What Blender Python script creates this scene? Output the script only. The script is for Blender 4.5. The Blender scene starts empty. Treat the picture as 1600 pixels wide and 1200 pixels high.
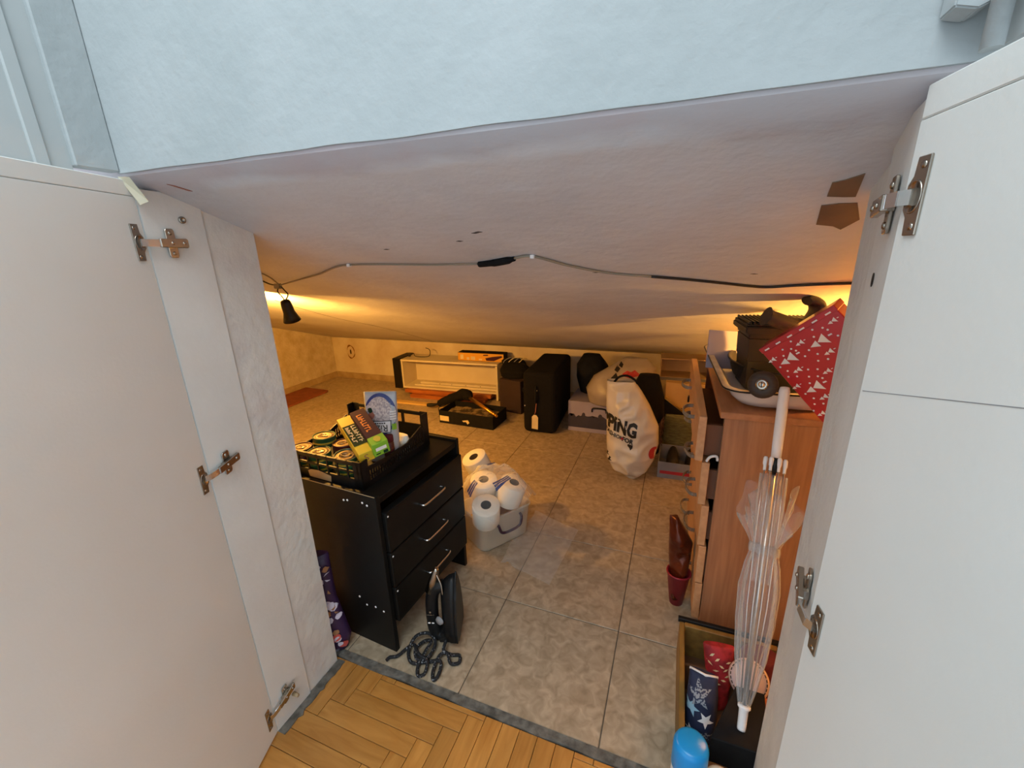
import bpy, bmesh, math, random
from mathutils import Vector, Matrix, noise
from mathutils.bvhtree import BVHTree
random.seed(7)
PI = math.pi
SC = bpy.context.scene
COL = SC.collection
V = Vector

# ------------------------------------------------------------------ camera
cam_d = bpy.data.cameras.new('camera')
cam_d.sensor_width = 36.0
cam_d.lens = 651.7 * 36.0 / 1600.0
cam_d.clip_start = 0.02
cam = bpy.data.objects.new('camera', cam_d)
COL.objects.link(cam)
CAM_PITCH, CAM_YAW, CAM_ROLL = -0.295, 0.382, 0.030
Rm = (Matrix.Rotation(CAM_YAW, 3, 'Z') @ Matrix.Rotation(CAM_PITCH, 3, 'X') @ Matrix.Rotation(CAM_ROLL, 3, 'Y'))
R4 = Matrix((( Rm[0][0], Rm[0][2], -Rm[0][1], 0.498),
             ( Rm[1][0], Rm[1][2], -Rm[1][1], -1.119),
             ( Rm[2][0], Rm[2][2], -Rm[2][1], 1.189),
             (0, 0, 0, 1)))
cam.matrix_world = R4
SC.camera = cam

# ------------------------------------------------------------------ world, lights, exposure
SC.view_settings.view_transform = 'Standard'
SC.view_settings.look = 'None'
SC.view_settings.exposure = 0.0
SC.view_settings.gamma = 1.0
SC.view_settings.use_curve_mapping = False
wd = bpy.data.worlds.new('world'); SC.world = wd
wd.use_nodes = True
wd.node_tree.nodes['Background'].inputs[0].default_value = (0.76, 0.90, 1.0, 1)
wd.node_tree.nodes['Background'].inputs[1].default_value = 1.7

def area_light(name, loc, target, sx, sy, power, color):
    d = bpy.data.lights.new(name, 'AREA'); d.shape = 'RECTANGLE'; d.size = sx; d.size_y = sy
    d.energy = power; d.color = color
    o = bpy.data.objects.new(name, d); COL.objects.link(o)
    o.location = loc
    o.rotation_euler = (V(target) - V(loc)).to_track_quat('-Z', 'Y').to_euler()
    return o
area_light('skylight', (0.10, -1.55, 2.75), (0.30, -0.95, 0.6), 1.1, 0.9, 22, (0.88, 0.97, 1.0))

# ------------------------------------------------------------------ materials
def srgb(h):
    if isinstance(h, str):
        c = [int(h[i:i+2], 16) / 255 for i in (0, 2, 4)]
    else:
        c = [x / 255 for x in h]
    return tuple((x / 12.92 if x <= 0.04045 else ((x + 0.055) / 1.055) ** 2.4) for x in c) + (1,)

def M(name, col, rough=0.6, metal=0.0, col2=None, nscale=8.0, stretch=(1, 1, 1), bump=0.0, bscale=60.0,
      spec=0.5, coat=0.0, vary=0.0, contrast=(0.35, 0.65), distort=0.0, detail=5):
    m = bpy.data.materials.new(name); m.use_nodes = True
    nt = m.node_tree; N = nt.nodes; L = nt.links
    b = N['Principled BSDF']
    b.inputs['Roughness'].default_value = rough
    b.inputs['Metallic'].default_value = metal
    b.inputs['Specular IOR Level'].default_value = spec
    b.inputs['Coat Weight'].default_value = coat
    c1 = srgb(col)
    b.inputs['Base Color'].default_value = c1
    tc = N.new('ShaderNodeTexCoord')
    out = None
    if col2 is not None:
        mp = N.new('ShaderNodeMapping'); mp.inputs['Scale'].default_value = stretch
        L.new(tc.outputs['Object'], mp.inputs[0])
        vec = mp.outputs[0]
        if vary:
            oi = N.new('ShaderNodeObjectInfo')
            mul = N.new('ShaderNodeVectorMath'); mul.operation = 'ADD'
            sc = N.new('ShaderNodeMath'); sc.operation = 'MULTIPLY'; sc.inputs[1].default_value = 37.0
            L.new(oi.outputs['Random'], sc.inputs[0])
            L.new(vec, mul.inputs[0]); L.new(sc.outputs[0], mul.inputs[1])
            vec = mul.outputs[0]
        nz = N.new('ShaderNodeTexNoise'); nz.inputs['Scale'].default_value = nscale
        nz.inputs['Detail'].default_value = detail; nz.inputs['Distortion'].default_value = distort
        L.new(vec, nz.inputs['Vector'])
        rp = N.new('ShaderNodeValToRGB')
        rp.color_ramp.elements[0].position = contrast[0]; rp.color_ramp.elements[0].color = c1
        rp.color_ramp.elements[1].position = contrast[1]; rp.color_ramp.elements[1].color = srgb(col2)
        L.new(nz.outputs['Fac'], rp.inputs[0]); out = rp.outputs[0]
        if vary:
            hs = N.new('ShaderNodeHueSaturation')
            ma = N.new('ShaderNodeMapRange'); ma.inputs[3].default_value = 1 - vary; ma.inputs[4].default_value = 1 + vary
            L.new(oi.outputs['Random'], ma.inputs[0]); L.new(ma.outputs[0], hs.inputs['Value'])
            L.new(out, hs.inputs['Color']); out = hs.outputs[0]
        L.new(out, b.inputs['Base Color'])
    if bump:
        n2 = N.new('ShaderNodeTexNoise'); n2.inputs['Scale'].default_value = bscale; n2.inputs['Detail'].default_value = 6
        L.new(tc.outputs['Object'], n2.inputs['Vector'])
        bp = N.new('ShaderNodeBump'); bp.inputs['Strength'].default_value = bump; bp.inputs['Distance'].default_value = 0.006
        L.new(n2.outputs['Fac'], bp.inputs['Height']); L.new(bp.outputs[0], b.inputs['Normal'])
    return m

def film(name, col=(255, 255, 255), opacity=0.18, rough=0.12):
    m = bpy.data.materials.new(name); m.use_nodes = True
    nt = m.node_tree; N = nt.nodes; L = nt.links
    b = N['Principled BSDF']; b.inputs['Base Color'].default_value = srgb(col); b.inputs['Roughness'].default_value = rough
    t = N.new('ShaderNodeBsdfTransparent'); mx = N.new('ShaderNodeMixShader')
    lw = N.new('ShaderNodeLayerWeight'); lw.inputs[0].default_value = 0.35
    mr = N.new('ShaderNodeMapRange'); mr.inputs[3].default_value = opacity; mr.inputs[4].default_value = min(1, opacity + 0.55)
    L.new(lw.outputs['Facing'], mr.inputs[0]); L.new(mr.outputs[0], mx.inputs[0])
    L.new(t.outputs[0], mx.inputs[1]); L.new(b.outputs[0], mx.inputs[2])
    L.new(mx.outputs[0], N['Material Output'].inputs[0])
    return m

MW = {}
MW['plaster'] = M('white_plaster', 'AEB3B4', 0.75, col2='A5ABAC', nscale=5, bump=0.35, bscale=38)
MW['paint'] = M('white_door_laminate', 'DEDEDA', 0.42, col2='D8D7D2', nscale=3, bump=0.05, bscale=160)
MW['paint2'] = M('white_board_paint', 'D6D6D2', 0.55, col2='CDCCC8', nscale=6, bump=0.12, bscale=70)
MW['reveal'] = M('reveal_plaster', 'D0CFCA', 0.8, col2='C4BEBB', nscale=9, bump=0.55, bscale=45, contrast=(.45, .7))
MW['rough'] = M('rough_plaster', 'C9BBA2', 0.9, col2='B3A283', nscale=10, bump=1.0, bscale=55)
MW['back'] = M('back_plaster', 'D2C5AC', 0.85, col2='BBA583', nscale=5, bump=0.35, bscale=40, contrast=(.4, .75))
MW['skirt'] = M('skirting_tile', 'B09A78', 0.5, col2='9C8562', nscale=14)
MW['upper'] = M('paper_lining', 'B9BDBD', 0.7, col2='ABB0B0', nscale=3, bump=0.15, bscale=8)
MW['grout'] = M('tile_grout', '6E6252', 0.95, col2='5A4F42', nscale=30)
MW['joint'] = M('dark_joint', '2A1C10', .95)
MW['cement'] = M('cement', '504C45', 0.95, col2='77726A', nscale=40, bump=0.8, bscale=80)
MW['black'] = M('black_laminate', '0D0D0D', 0.45, col2='111110', nscale=20, spec=0.22)
MW['blackp'] = M('black_plastic', '111214', 0.42, spec=0.35)
MW['blacks'] = M('black_soft', '0E0E10', 0.8, col2='151517', nscale=30, spec=.2)
MW['blackf'] = M('black_fabric', '0F0D0D', 0.9, col2='141212', nscale=60, spec=.2)
MW['chrome'] = M('nickel_steel', 'A89E92', 0.22, 1.0)
MW['steel'] = M('bright_steel', 'D8D8D8', 0.25, 1.0)
MW['beech'] = M('beech_laminate', '99694A', 0.5, col2='AC7C58', nscale=6, stretch=(14, 14, 0.9), detail=4)
MW['beecht'] = M('beech_laminate_top', 'A26D47', 0.5, col2='B37D55', nscale=6, stretch=(9, 1.2, 9), detail=4)
MW['beechd'] = M('beech_drawer', 'B98B62', 0.5, col2='C79A70', nscale=6, stretch=(9, 1.2, 9), detail=4)
MW['hard'] = M('brown_hardboard', '6E4630', 0.7)
MW['whitew'] = M('cream_cabinet', 'D9CDB4', 0.5, col2='CFC2A6', nscale=4)
MW['orangew'] = M('orange_wood', 'B4682C', 0.55, col2='8F4C1E', nscale=5, stretch=(1, 12, 12))
MW['lath'] = M('pale_lath', 'D8B676', 0.5, col2='C9A361', nscale=5, stretch=(1, 12, 12))
MW['gold'] = M('gold_tube', 'C9963C', 0.3, 0.9)
MW['card'] = M('carton', 'A98B63', 0.8, col2='9B7D56', nscale=8)
MW['cardb'] = M('brown_carton', '34201C', 0.75, col2='2C1A18', nscale=10)
MW['cream'] = M('cream_paper', 'DACBA4', 0.7, col2='C9B88D', nscale=12)
MW['white'] = M('white_plastic', 'E6E6E8', 0.4)
MW['paperw'] = M('white_tissue', 'E9E3D6', 0.9, bump=0.2, bscale=120)
MW['grey'] = M('grey_card', '8C8A8B', 0.7, col2='7E7C7D', nscale=15)
MW['red'] = M('red_print', 'B0222A', 0.5)
MW['tray'] = M('white_enamel', 'DADBDD', 0.22, col2='CFD0D2', nscale=4)
MW['traylip'] = M('worn_enamel_lip', 'D5CBB6', 0.35, col2='B7A68B', nscale=20)
MW['mat'] = M('reddish_mat', '8C4A2C', 0.85, col2='7B3F26', nscale=20)
MW['tape'] = M('brown_tape', '756A54', 0.35, col2='5E5443', nscale=12)
MW['masking'] = M('masking_tape', 'D9D4BE', 0.7, col2='CFC9B0', nscale=20)
MW['cable'] = M('grey_cable', '8E8678', 0.5)
MW['cablek'] = M('black_cable', '1F1D1C', 0.5)
MW['navy'] = M('navy_fabric', '1B2440', 0.75, col2='212B4B', nscale=20)
MW['skyblue'] = M('light_blue_print', '8FB6CC', 0.7)
MW['blue'] = M('blue_cap_plastic', '0F86C9', 0.3)
MW['darkred'] = M('dark_red_fabric', '7C1620', 0.75, col2='A5232F', nscale=35, contrast=(.45, .6))
MW['wine'] = M('wine_red_cloth', '5A1420', 0.85)
MW['orangeb'] = M('orange_brown_bag', 'A85430', 0.5, col2='8A3F22', nscale=14, bump=0.4, bscale=20)
MW['foil'] = M('amber_foil', '6A2C12', 0.28, 0.35, col2='4A1B0C', nscale=10, bump=0.5, bscale=18)
MW['binred'] = M('red_bin_plastic', '8E1D2C', 0.4)
MW['bag'] = M('white_carrier_plastic', 'D9CFBD', 0.25, col2='CFC4B0', nscale=6, bump=0.45, bscale=14)
MW['bag2'] = M('thin_carrier_plastic', 'A99C8B', 0.35, col2='96897A', nscale=6, bump=0.35, bscale=16)
MW['ink'] = M('black_ink', '171512', 0.6)
MW['lav'] = M('lavender_card', 'A49AA6', 0.7, col2='978D9B', nscale=6)
MW['lav_lit'] = M('lamplit_card', 'C9A66A', 0.7, col2='BC985D', nscale=6)  # same card as the lavender box, warm lamp light put into its colour
MW['skyd'] = M('skyline_ink', '3A3644', 0.7, col2='332F3C', nscale=10)
MW['kraft'] = M('oak_crate', '8E6C34', 0.6, col2='785A28', nscale=6, stretch=(8, 1.5, 8))
MW['crateb'] = M('brown_crate_board', '5E4129', 0.7, col2='53381F', nscale=8)
MW['purple'] = M('purple_paper', '3B2148', 0.45, col2='2D183A', nscale=9)
MW['yellow'] = M('yellow_card', 'D8B62A', 0.5)
MW['yellowbox'] = M('yellow_carton', 'D39A2B', 0.55)
MW['green'] = M('lime_card', '7FB52C', 0.5)
MW['dgreen'] = M('dark_green_card', '16301F', 0.75, spec=.15)
MW['plum'] = M('plum_card', '40222F', 0.75, spec=.15)
MW['orange'] = M('orange_ink', 'D9772A', 0.5)
MW['lid'] = M('brass_can_lid', '7A6648', 0.5, 0.55, col2='6C5A40', nscale=20)
MW['canside'] = M('green_can_label', '1F4A3A', 0.35, col2='2A5A36', nscale=10)
MW['canred'] = M('maroon_can_label', '4A2024', 0.35)
MW['yelband'] = M('yellow_can_band', 'C8B640', 0.4)
MW['ricebg'] = M('rice_bag_grey', 'B9BFC6', 0.35, col2='AEB4BC', nscale=8)
MW['ricering'] = M('rice_bag_blue', '2B3A7C', 0.35)
MW['rice'] = M('rice_print', 'CFC4C0', 0.5, col2='9C9095', nscale=160, contrast=(.4, .6))
MW['stripe'] = M('blue_stripe_print', '3A4A86', 0.4)
MW['hole'] = M('dark_core', '3B322A', 0.9)
MW['handlep'] = M('purple_handle', '3A1830', 0.4)
MW['clear'] = film('clear_box_plastic', 'E6E0D0', 0.42, 0.25)
MW['wrap'] = film('plastic_wrap', 'FFFFFF', 0.05, 0.06)
MW['sheet'] = film('plastic_sheet', 'FFFFFF', 0.015, 0.05)
MW['umb'] = film('clear_umbrella_film', 'D2D8DC', 0.09, 0.10)
MW['clearh'] = film('clear_handle', '8C877E', 0.55, 0.15)
MW['weave'] = M('green_weave', '7E7A4C', 0.9, col2='5E5C3A', nscale=30, stretch=(1, 1, 4))
MW['fringe'] = M('brown_fringe', '5E4638', 0.9, col2='46332A', nscale=20)
MW['shoe'] = M('dark_shoe', '2A2523', 0.5)
MW['sole'] = M('pale_shoe_sole', '8D857B', 0.7)
MW['cup'] = M('frosted_cup', 'B6B5AC', 0.4)
MW['canwhite'] = M('white_can', 'D9DADA', 0.35)
MW['bulb'] = M('bulb_glass', 'FFF1D0', 0.4)
MW['floorw'] = M('parquet_oak', 'CA9048', 0.34, col2='A66C2C', nscale=5, stretch=(1.2, 8, 8), vary=0.16, distort=1.2, contrast=(.25, .8), bump=0.04, bscale=200)
MW['bounce_grey'] = M('grey_bounce_floor', 'A9A9AC', .9, col2='9C9CA0', nscale=30)
MW['spot'] = M('damp_stain', '8A5F30', 0.9, col2='6B4520', nscale=20)
MW['socket'] = M('dark_socket_hole', '2A1C10', 0.9)
MW['woodk'] = M('dark_brown_handle', '2E241E', 0.6, col2='40342B', nscale=8, stretch=(2, 20, 20))

def tile_mat():
    m = M('travertine_tile', '93826A', 0.36, col2='BDAB92', nscale=30, vary=0.03, distort=.9, contrast=(.30, .72), detail=14)
    return m
MW['tile'] = tile_mat()

def ceiling_mat():
    m = M('ceiling_plaster', 'D3D2D6', 0.6, col2='C8C6CA', nscale=4, bump=0.5, bscale=22)
    N = m.node_tree.nodes; L = m.node_tree.links; b = N['Principled BSDF']
    tc = N.new('ShaderNodeTexCoord'); sp = N.new('ShaderNodeSeparateXYZ'); L.new(tc.outputs['Object'], sp.inputs[0])
    nz = N.new('ShaderNodeTexNoise'); nz.inputs['Scale'].default_value = 5; nz.inputs['Detail'].default_value = 6
    L.new(tc.outputs['Object'], nz.inputs['Vector'])
    ad = N.new('ShaderNodeMath'); ad.operation = 'MULTIPLY_ADD'; ad.inputs[1].default_value = 0.10
    L.new(nz.outputs['Fac'], ad.inputs[0]); L.new(sp.outputs['Y'], ad.inputs[2])
    mr = N.new('ShaderNodeMapRange'); mr.inputs[1].default_value = -0.545; mr.inputs[2].default_value = -0.515
    mr.inputs[3].default_value = 1; mr.inputs[4].default_value = 0
    L.new(ad.outputs[0], mr.inputs[0])
    nz2 = N.new('ShaderNodeTexNoise'); nz2.inputs['Scale'].default_value = 3; nz2.inputs['Detail'].default_value = 8
    L.new(tc.outputs['Object'], nz2.inputs['Vector'])
    rp = N.new('ShaderNodeValToRGB')
    rp.color_ramp.elements[0].position = .42; rp.color_ramp.elements[0].color = srgb('BDB6B9')
    rp.color_ramp.elements[1].position = .6; rp.color_ramp.elements[1].color = srgb('BCA9AB')
    L.new(nz2.outputs['Fac'], rp.inputs[0])
    mx = N.new('ShaderNodeMixRGB'); L.new(mr.outputs[0], mx.inputs[0])
    src = b.inputs['Base Color'].links[0].from_socket
    L.new(src, mx.inputs[1]); L.new(rp.outputs[0], mx.inputs[2]); L.new(mx.outputs[0], b.inputs['Base Color'])
    return m
MW['ceil'] = ceiling_mat()

# ------------------------------------------------------------------ mesh helpers
def finish(bm):
    bmesh.ops.recalc_face_normals(bm, faces=bm.faces)
    return bm

def link(name, bm, m, parent=None, loc=None, rot=None):
    """One mesh object in the frame of its parent (or placed at loc, rot)."""
    finish(bm)
    me = bpy.data.meshes.new(name); bm.to_mesh(me); bm.free()
    mats = m if isinstance(m, (list, tuple)) else [m]
    for k in mats: me.materials.append(MW[k])
    o = bpy.data.objects.new(name, me); COL.objects.link(o)
    if parent is not None: o.parent = parent
    if loc is not None: o.location = loc
    if rot is not None: o.rotation_euler = rot
    return o

def tag(o, label=None, cat=None, group=None, kind=None):
    if label: o['label'] = label
    if cat: o['category'] = cat
    if group: o['group'] = group
    if kind: o['kind'] = kind
    return o

def thing(name, label, cat, loc=(0, 0, 0), rz=0.0, group=None, rot=None, kind=None):
    o = bpy.data.objects.new(name, None); COL.objects.link(o)
    o.empty_display_size = 0.05
    o.location = loc; o.rotation_euler = rot if rot is not None else (0, 0, rz)
    return tag(o, label, cat, group, kind)

def box(bm, x0, x1, y0, y1, z0, z1, bev=0.0, seg=1, mat=0, M4=None):
    r = bmesh.ops.create_cube(bm, size=1.0)
    vs = r['verts']
    for v in vs:
        v.co = V((x0 + (v.co.x + .5) * (x1 - x0), y0 + (v.co.y + .5) * (y1 - y0), z0 + (v.co.z + .5) * (z1 - z0)))
    fs = set(f for v in vs for f in v.link_faces)
    for f in fs: f.material_index = mat
    if bev > 0:
        es = set(e for v in vs for e in v.link_edges)
        r2 = bmesh.ops.bevel(bm, geom=list(es), offset=bev, segments=seg, affect='EDGES', profile=.5)
        vs = list(set(v for f in r2['faces'] for v in f.verts) | set(v for v in vs if v.is_valid))
    if M4 is not None:
        for v in vs: v.co = M4 @ v.co
    return bm

def B(*a, **k): return box(bmesh.new(), *a, **k)

def prism(bm, pts, frame, t, mat=0):
    """Polygon pts (a,b) in frame(a,b,c), extruded from c=0 to c=t."""
    a = [bm.verts.new(frame(p[0], p[1], 0)) for p in pts]
    b = [bm.verts.new(frame(p[0], p[1], t)) for p in pts]
    n = len(pts)
    fs = [bm.faces.new(a), bm.faces.new(b)]
    for i in range(n):
        fs.append(bm.faces.new((a[i], a[(i + 1) % n], b[(i + 1) % n], b[i])))
    for f in fs: f.material_index = mat
    return bm

def frame(o, u, v):
    o = V(o); u = V(u).normalized(); v = V(v); v = (v - u * v.dot(u)).normalized(); n = u.cross(v)
    return lambda a, b, c=0.0: o + u * a + v * b + n * c

FXY = lambda z: (lambda a, b, c=0.0: V((a, b, z + c)))

def tube(bm, pts, r, n=8, mat=0, caps=True, closed=False):
    pts = [V(p) for p in pts]; k = len(pts)
    rings = []
    up = None
    for i, p in enumerate(pts):
        a = pts[(i - 1) % k] if (i > 0 or closed) else pts[0]
        b = pts[(i + 1) % k] if (i < k - 1 or closed) else pts[-1]
        d = (b - a).normalized()
        if up is None:
            up = V((0, 0, 1)) if abs(d.z) < .9 else V((1, 0, 0))
        s = d.cross(up)
        if s.length < 1e-5: s = d.cross(V((0.3, 1, 0.2)))
        s.normalize(); up = s.cross(d).normalized()
        rr = r[i] if isinstance(r, (list, tuple)) else r
        rings.append([bm.verts.new(p + (s * math.cos(2 * PI * j / n) + up * math.sin(2 * PI * j / n)) * rr) for j in range(n)])
    m = k if closed else k - 1
    for i in range(m):
        A = rings[i]; Bq = rings[(i + 1) % k]
        for j in range(n):
            f = bm.faces.new((A[j], A[(j + 1) % n], Bq[(j + 1) % n], Bq[j])); f.smooth = True; f.material_index = mat
    if caps and not closed:
        for q in (rings[0], rings[-1]):
            f = bm.faces.new(q); f.material_index = mat
    return bm

def smooth_path(pts, sub=6, closed=False):
    pts = [V(p) for p in pts]; k = len(pts); out = []
    rng = range(k) if closed else range(k - 1)
    g = lambda i: pts[i % k] if closed else pts[max(0, min(k - 1, i))]
    for i in rng:
        p0, p1, p2, p3 = g(i - 1), g(i), g(i + 1), g(i + 2)
        for s in range(sub):
            t = s / sub
            out.append(.5 * ((2 * p1) + (-p0 + p2) * t + (2 * p0 - 5 * p1 + 4 * p2 - p3) * t * t + (-p0 + 3 * p1 - 3 * p2 + p3) * t ** 3))
    if not closed: out.append(pts[-1])
    return out

def lathe(bm, prof, n=24, M4=None, mat=0, sx=1, sy=1, smooth=True):
    """prof: list of (r, z) ; closed with caps when r == 0."""
    rings = []
    for r, z in prof:
        if r <= 1e-7: rings.append([bm.verts.new((0, 0, z))])
        else: rings.append([bm.verts.new((r * sx * math.cos(2 * PI * j / n), r * sy * math.sin(2 * PI * j / n), z)) for j in range(n)])
    for A, Bq in zip(rings, rings[1:]):
        for j in range(n):
            k = (j + 1) % n
            if len(A) == 1 and len(Bq) == 1: continue
            if len(A) == 1: f = bm.faces.new((A[0], Bq[k], Bq[j]))
            elif len(Bq) == 1: f = bm.faces.new((A[j], A[k], Bq[0]))
            else: f = bm.faces.new((A[j], A[k], Bq[k], Bq[j]))
            f.smooth = smooth; f.material_index = mat
    if M4 is not None:
        for q in rings:
            for v in q: v.co = M4 @ v.co
    return bm

def axis_matrix(o, z, x=None):
    z = V(z).normalized()
    x = V(x) if x is not None else (V((1, 0, 0)) if abs(z.x) < .9 else V((0, 1, 0)))
    x = (x - z * x.dot(z)).normalized(); y = z.cross(x)
    m = Matrix((x, y, z)).transposed().to_4x4(); m.translation = V(o)
    return m

def ridge(p, s):
    return 1 - 2 * abs(noise.noise(V(p) * s))

def soft(name, m, parent, left, right, thick, zs, wr=0.004, ws=14, nu=18, sub=4, seed=0, ycurve=None, loc=None, topopen=False, edge=.55):
    """Soft bag: rows at heights zs with left/right x, half thickness thick; wrinkled, closed."""
    def interp(arr, t):
        k = len(arr) - 1; f = t * k; i = min(int(f), k - 1); q = f - i
        q = q * q * (3 - 2 * q)
        return arr[i] * (1 - q) + arr[i + 1] * q
    rows = (len(zs) - 1) * sub + 1
    bm = bmesh.new(); F = []; K = []
    for r in range(rows):
        t = r / (rows - 1)
        k = len(zs) - 1; f = t * k; i = min(int(f), k - 1); q = f - i
        l = left[i] * (1 - q) + left[i + 1] * q; rr = right[i] * (1 - q) + right[i + 1] * q
        z = zs[i] * (1 - q) + zs[i + 1] * q; th = interp(thick, t)
        yc = interp(ycurve, t) if ycurve else 0
        a, b = [], []
        for c in range(nu + 1):
            u = c / nu
            x = l + (rr - l) * u
            pr = max(0.0, 1 - (2 * u - 1) ** 2) ** edge
            p = V((x * 1.0 + seed, 3.1 * seed, z))
            w = (ridge(p, ws) * wr + ridge(p + V((5, 0, 0)), ws * .45) * wr * 1.6) * (0.25 + .75 * pr)
            a.append(bm.verts.new((x, yc - th * pr - w, z)))
            if c in (0, nu): b.append(a[-1])
            else: b.append(bm.verts.new((x, yc + th * pr + w * .6, z)))
        F.append(a); K.append(b)
    for r in range(rows - 1):
        for c in range(nu):
            f = bm.faces.new((F[r][c], F[r][c + 1], F[r + 1][c + 1], F[r + 1][c])); f.smooth = True
            f = bm.faces.new((K[r][c + 1], K[r][c], K[r + 1][c], K[r + 1][c + 1])); f.smooth = True
    for rr_ in ((0,) if topopen else (0, rows - 1)):
        for c in range(nu):
            vs = [F[rr_][c], F[rr_][c + 1], K[rr_][c + 1], K[rr_][c]]
            vs = list(dict.fromkeys(vs))
            if len(vs) > 2:
                try: bm.faces.new(vs)
                except ValueError: pass
    return link(name, bm, m, parent, loc)

def text2d(body, size, italic=0.0, sub=0, bold=0.0):
    c = bpy.data.curves.new('t', 'FONT'); c.body = body; c.size = size; c.align_x = 'CENTER'; c.align_y = 'CENTER'; c.resolution_u = 2
    c.shear = italic; c.offset = bold * size
    o = bpy.data.objects.new('t', c)
    me = bpy.data.meshes.new_from_object(o)
    bm = bmesh.new(); bm.from_mesh(me)
    bpy.data.objects.remove(o); bpy.data.curves.remove(c); bpy.data.meshes.remove(me)
    bmesh.ops.triangulate(bm, faces=bm.faces)
    if sub: bmesh.ops.subdivide_edges(bm, edges=bm.edges[:], cuts=sub, use_grid_fill=True)
    return bm

def lettering(name, body, size, fr, m, parent, off=0.0006, sx=1.0, italic=0.0, bold=0.0):
    bm = text2d(body, size, italic)
    for v in bm.verts: v.co = fr(v.co.x * sx, v.co.y, off)
    return link(name, bm, m, parent)

def poly2d(shapes):
    bm = bmesh.new()
    for s in shapes: bm.faces.new([bm.verts.new((p[0], p[1], 0)) for p in s])
    bmesh.ops.triangulate(bm, faces=bm.faces)
    return bm

def project(name, bm, fr, target, m, parent, off=0.0012, sub=2, depth=0.3):
    """Lay a flat print on the surface of target (both in the same parent frame): along the frame's -normal."""
    if sub: bmesh.ops.subdivide_edges(bm, edges=bm.edges[:], cuts=sub, use_grid_fill=True)
    tb = bmesh.new(); tb.from_mesh(target.data); bv = BVHTree.FromBMesh(tb)
    n = (fr(0, 0, 1) - fr(0, 0, 0)).normalized()
    dead = []
    for v in bm.verts:
        p = fr(v.co.x, v.co.y, depth)
        hit = bv.ray_cast(p, -n)
        if hit[0] is None: dead.append(v)
        else: v.co = hit[0] + n * off
    if dead: bmesh.ops.delete(bm, geom=dead, context='VERTS')
    tb.free()
    return link(name, bm, m, parent)

def flat(name, shapes, fr, m, parent, off=0.0006):
    bm = poly2d(shapes)
    for v in bm.verts: v.co = fr(v.co.x, v.co.y, off)
    return link(name, bm, m, parent)

def glyphs(width, height, n, seed):
    r = random.Random(seed); out = []; step = width / n
    for i in range(n):
        x = -width / 2 + i * step; k = r.randrange(4); t = step * .28; h = height / 2
        out.append([(x, -h), (x + t, -h), (x + t * 1.2, h), (x + t * .2, h)])
        if k == 0: out.append([(x + t, h * .5), (x + step * .8, h * .5), (x + step * .8, h), (x + t, h)])
        elif k == 1: out.append([(x + t, -h), (x + step * .8, -h), (x + step * .8, -h * .5), (x + t, -h * .5)])
        elif k == 2: out.append([(x + step * .5, -h), (x + step * .8, -h), (x + step * .8, h * .4), (x + step * .5, h * .4)])
        else: out.append([(x + t, -h * .2), (x + step * .8, -h * .2), (x + step * .8, h * .25), (x + t, h * .25)])
    return out
def rect(a0, a1, b0, b1): return [(a0, b0), (a1, b0), (a1, b1), (a0, b1)]
def circ(a, b, r, n=20, ry=None): return [(a + r * math.cos(2 * PI * i / n), b + (ry or r) * math.sin(2 * PI * i / n)) for i in range(n)]
def star(a, b, r, rot=0.0, k=.42): return [(a + (r if i % 2 == 0 else r * k) * math.cos(rot + PI * i / 5), b + (r if i % 2 == 0 else r * k) * math.sin(rot + PI * i / 5)) for i in range(10)]

# ================================================================== SETTING
def ceil_z(y, x=0.0):
    if y <= -0.404:
        return 1.257 + (-0.404 - y) * 0.37 - 0.019 * max(0.0, min(1.2, x + 0.4)) * min(1, (-0.404 - y) / .228)
    return 1.257 - 0.31 * (y + 0.404)

# attic floor with tiles
fl = thing('floor', 'attic floor of beige marbled tiles with dark joints', 'floor', kind='structure')
link('grout_bed', B(-2.9, 1.5, -0.365, 2.25, -0.06, -0.0025), 'grout', fl)
tile_mesh = {}
for i in range(-8, 4):
    for j in range(-1, 6):
        x0, x1 = max(-2.9, i * .4), min(1.5, (i + 1) * .4); y0, y1 = max(-0.365, j * .4), min(2.25, (j + 1) * .4)
        if x1 - x0 < .02 or y1 - y0 < .02: continue
        w, h = round(x1 - x0, 4), round(y1 - y0, 4)
        if (w, h) not in tile_mesh:
            o = link('tile', B(0.0015, w - .0015, 0.0015, h - .0015, -0.01, 0, bev=.0012), 'tile', fl)
            tile_mesh[(w, h)] = o.data
        else:
            o = bpy.data.objects.new('tile', tile_mesh[(w, h)]); COL.objects.link(o); o.parent = fl
        o.location = (x0, y0, 0)

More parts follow.
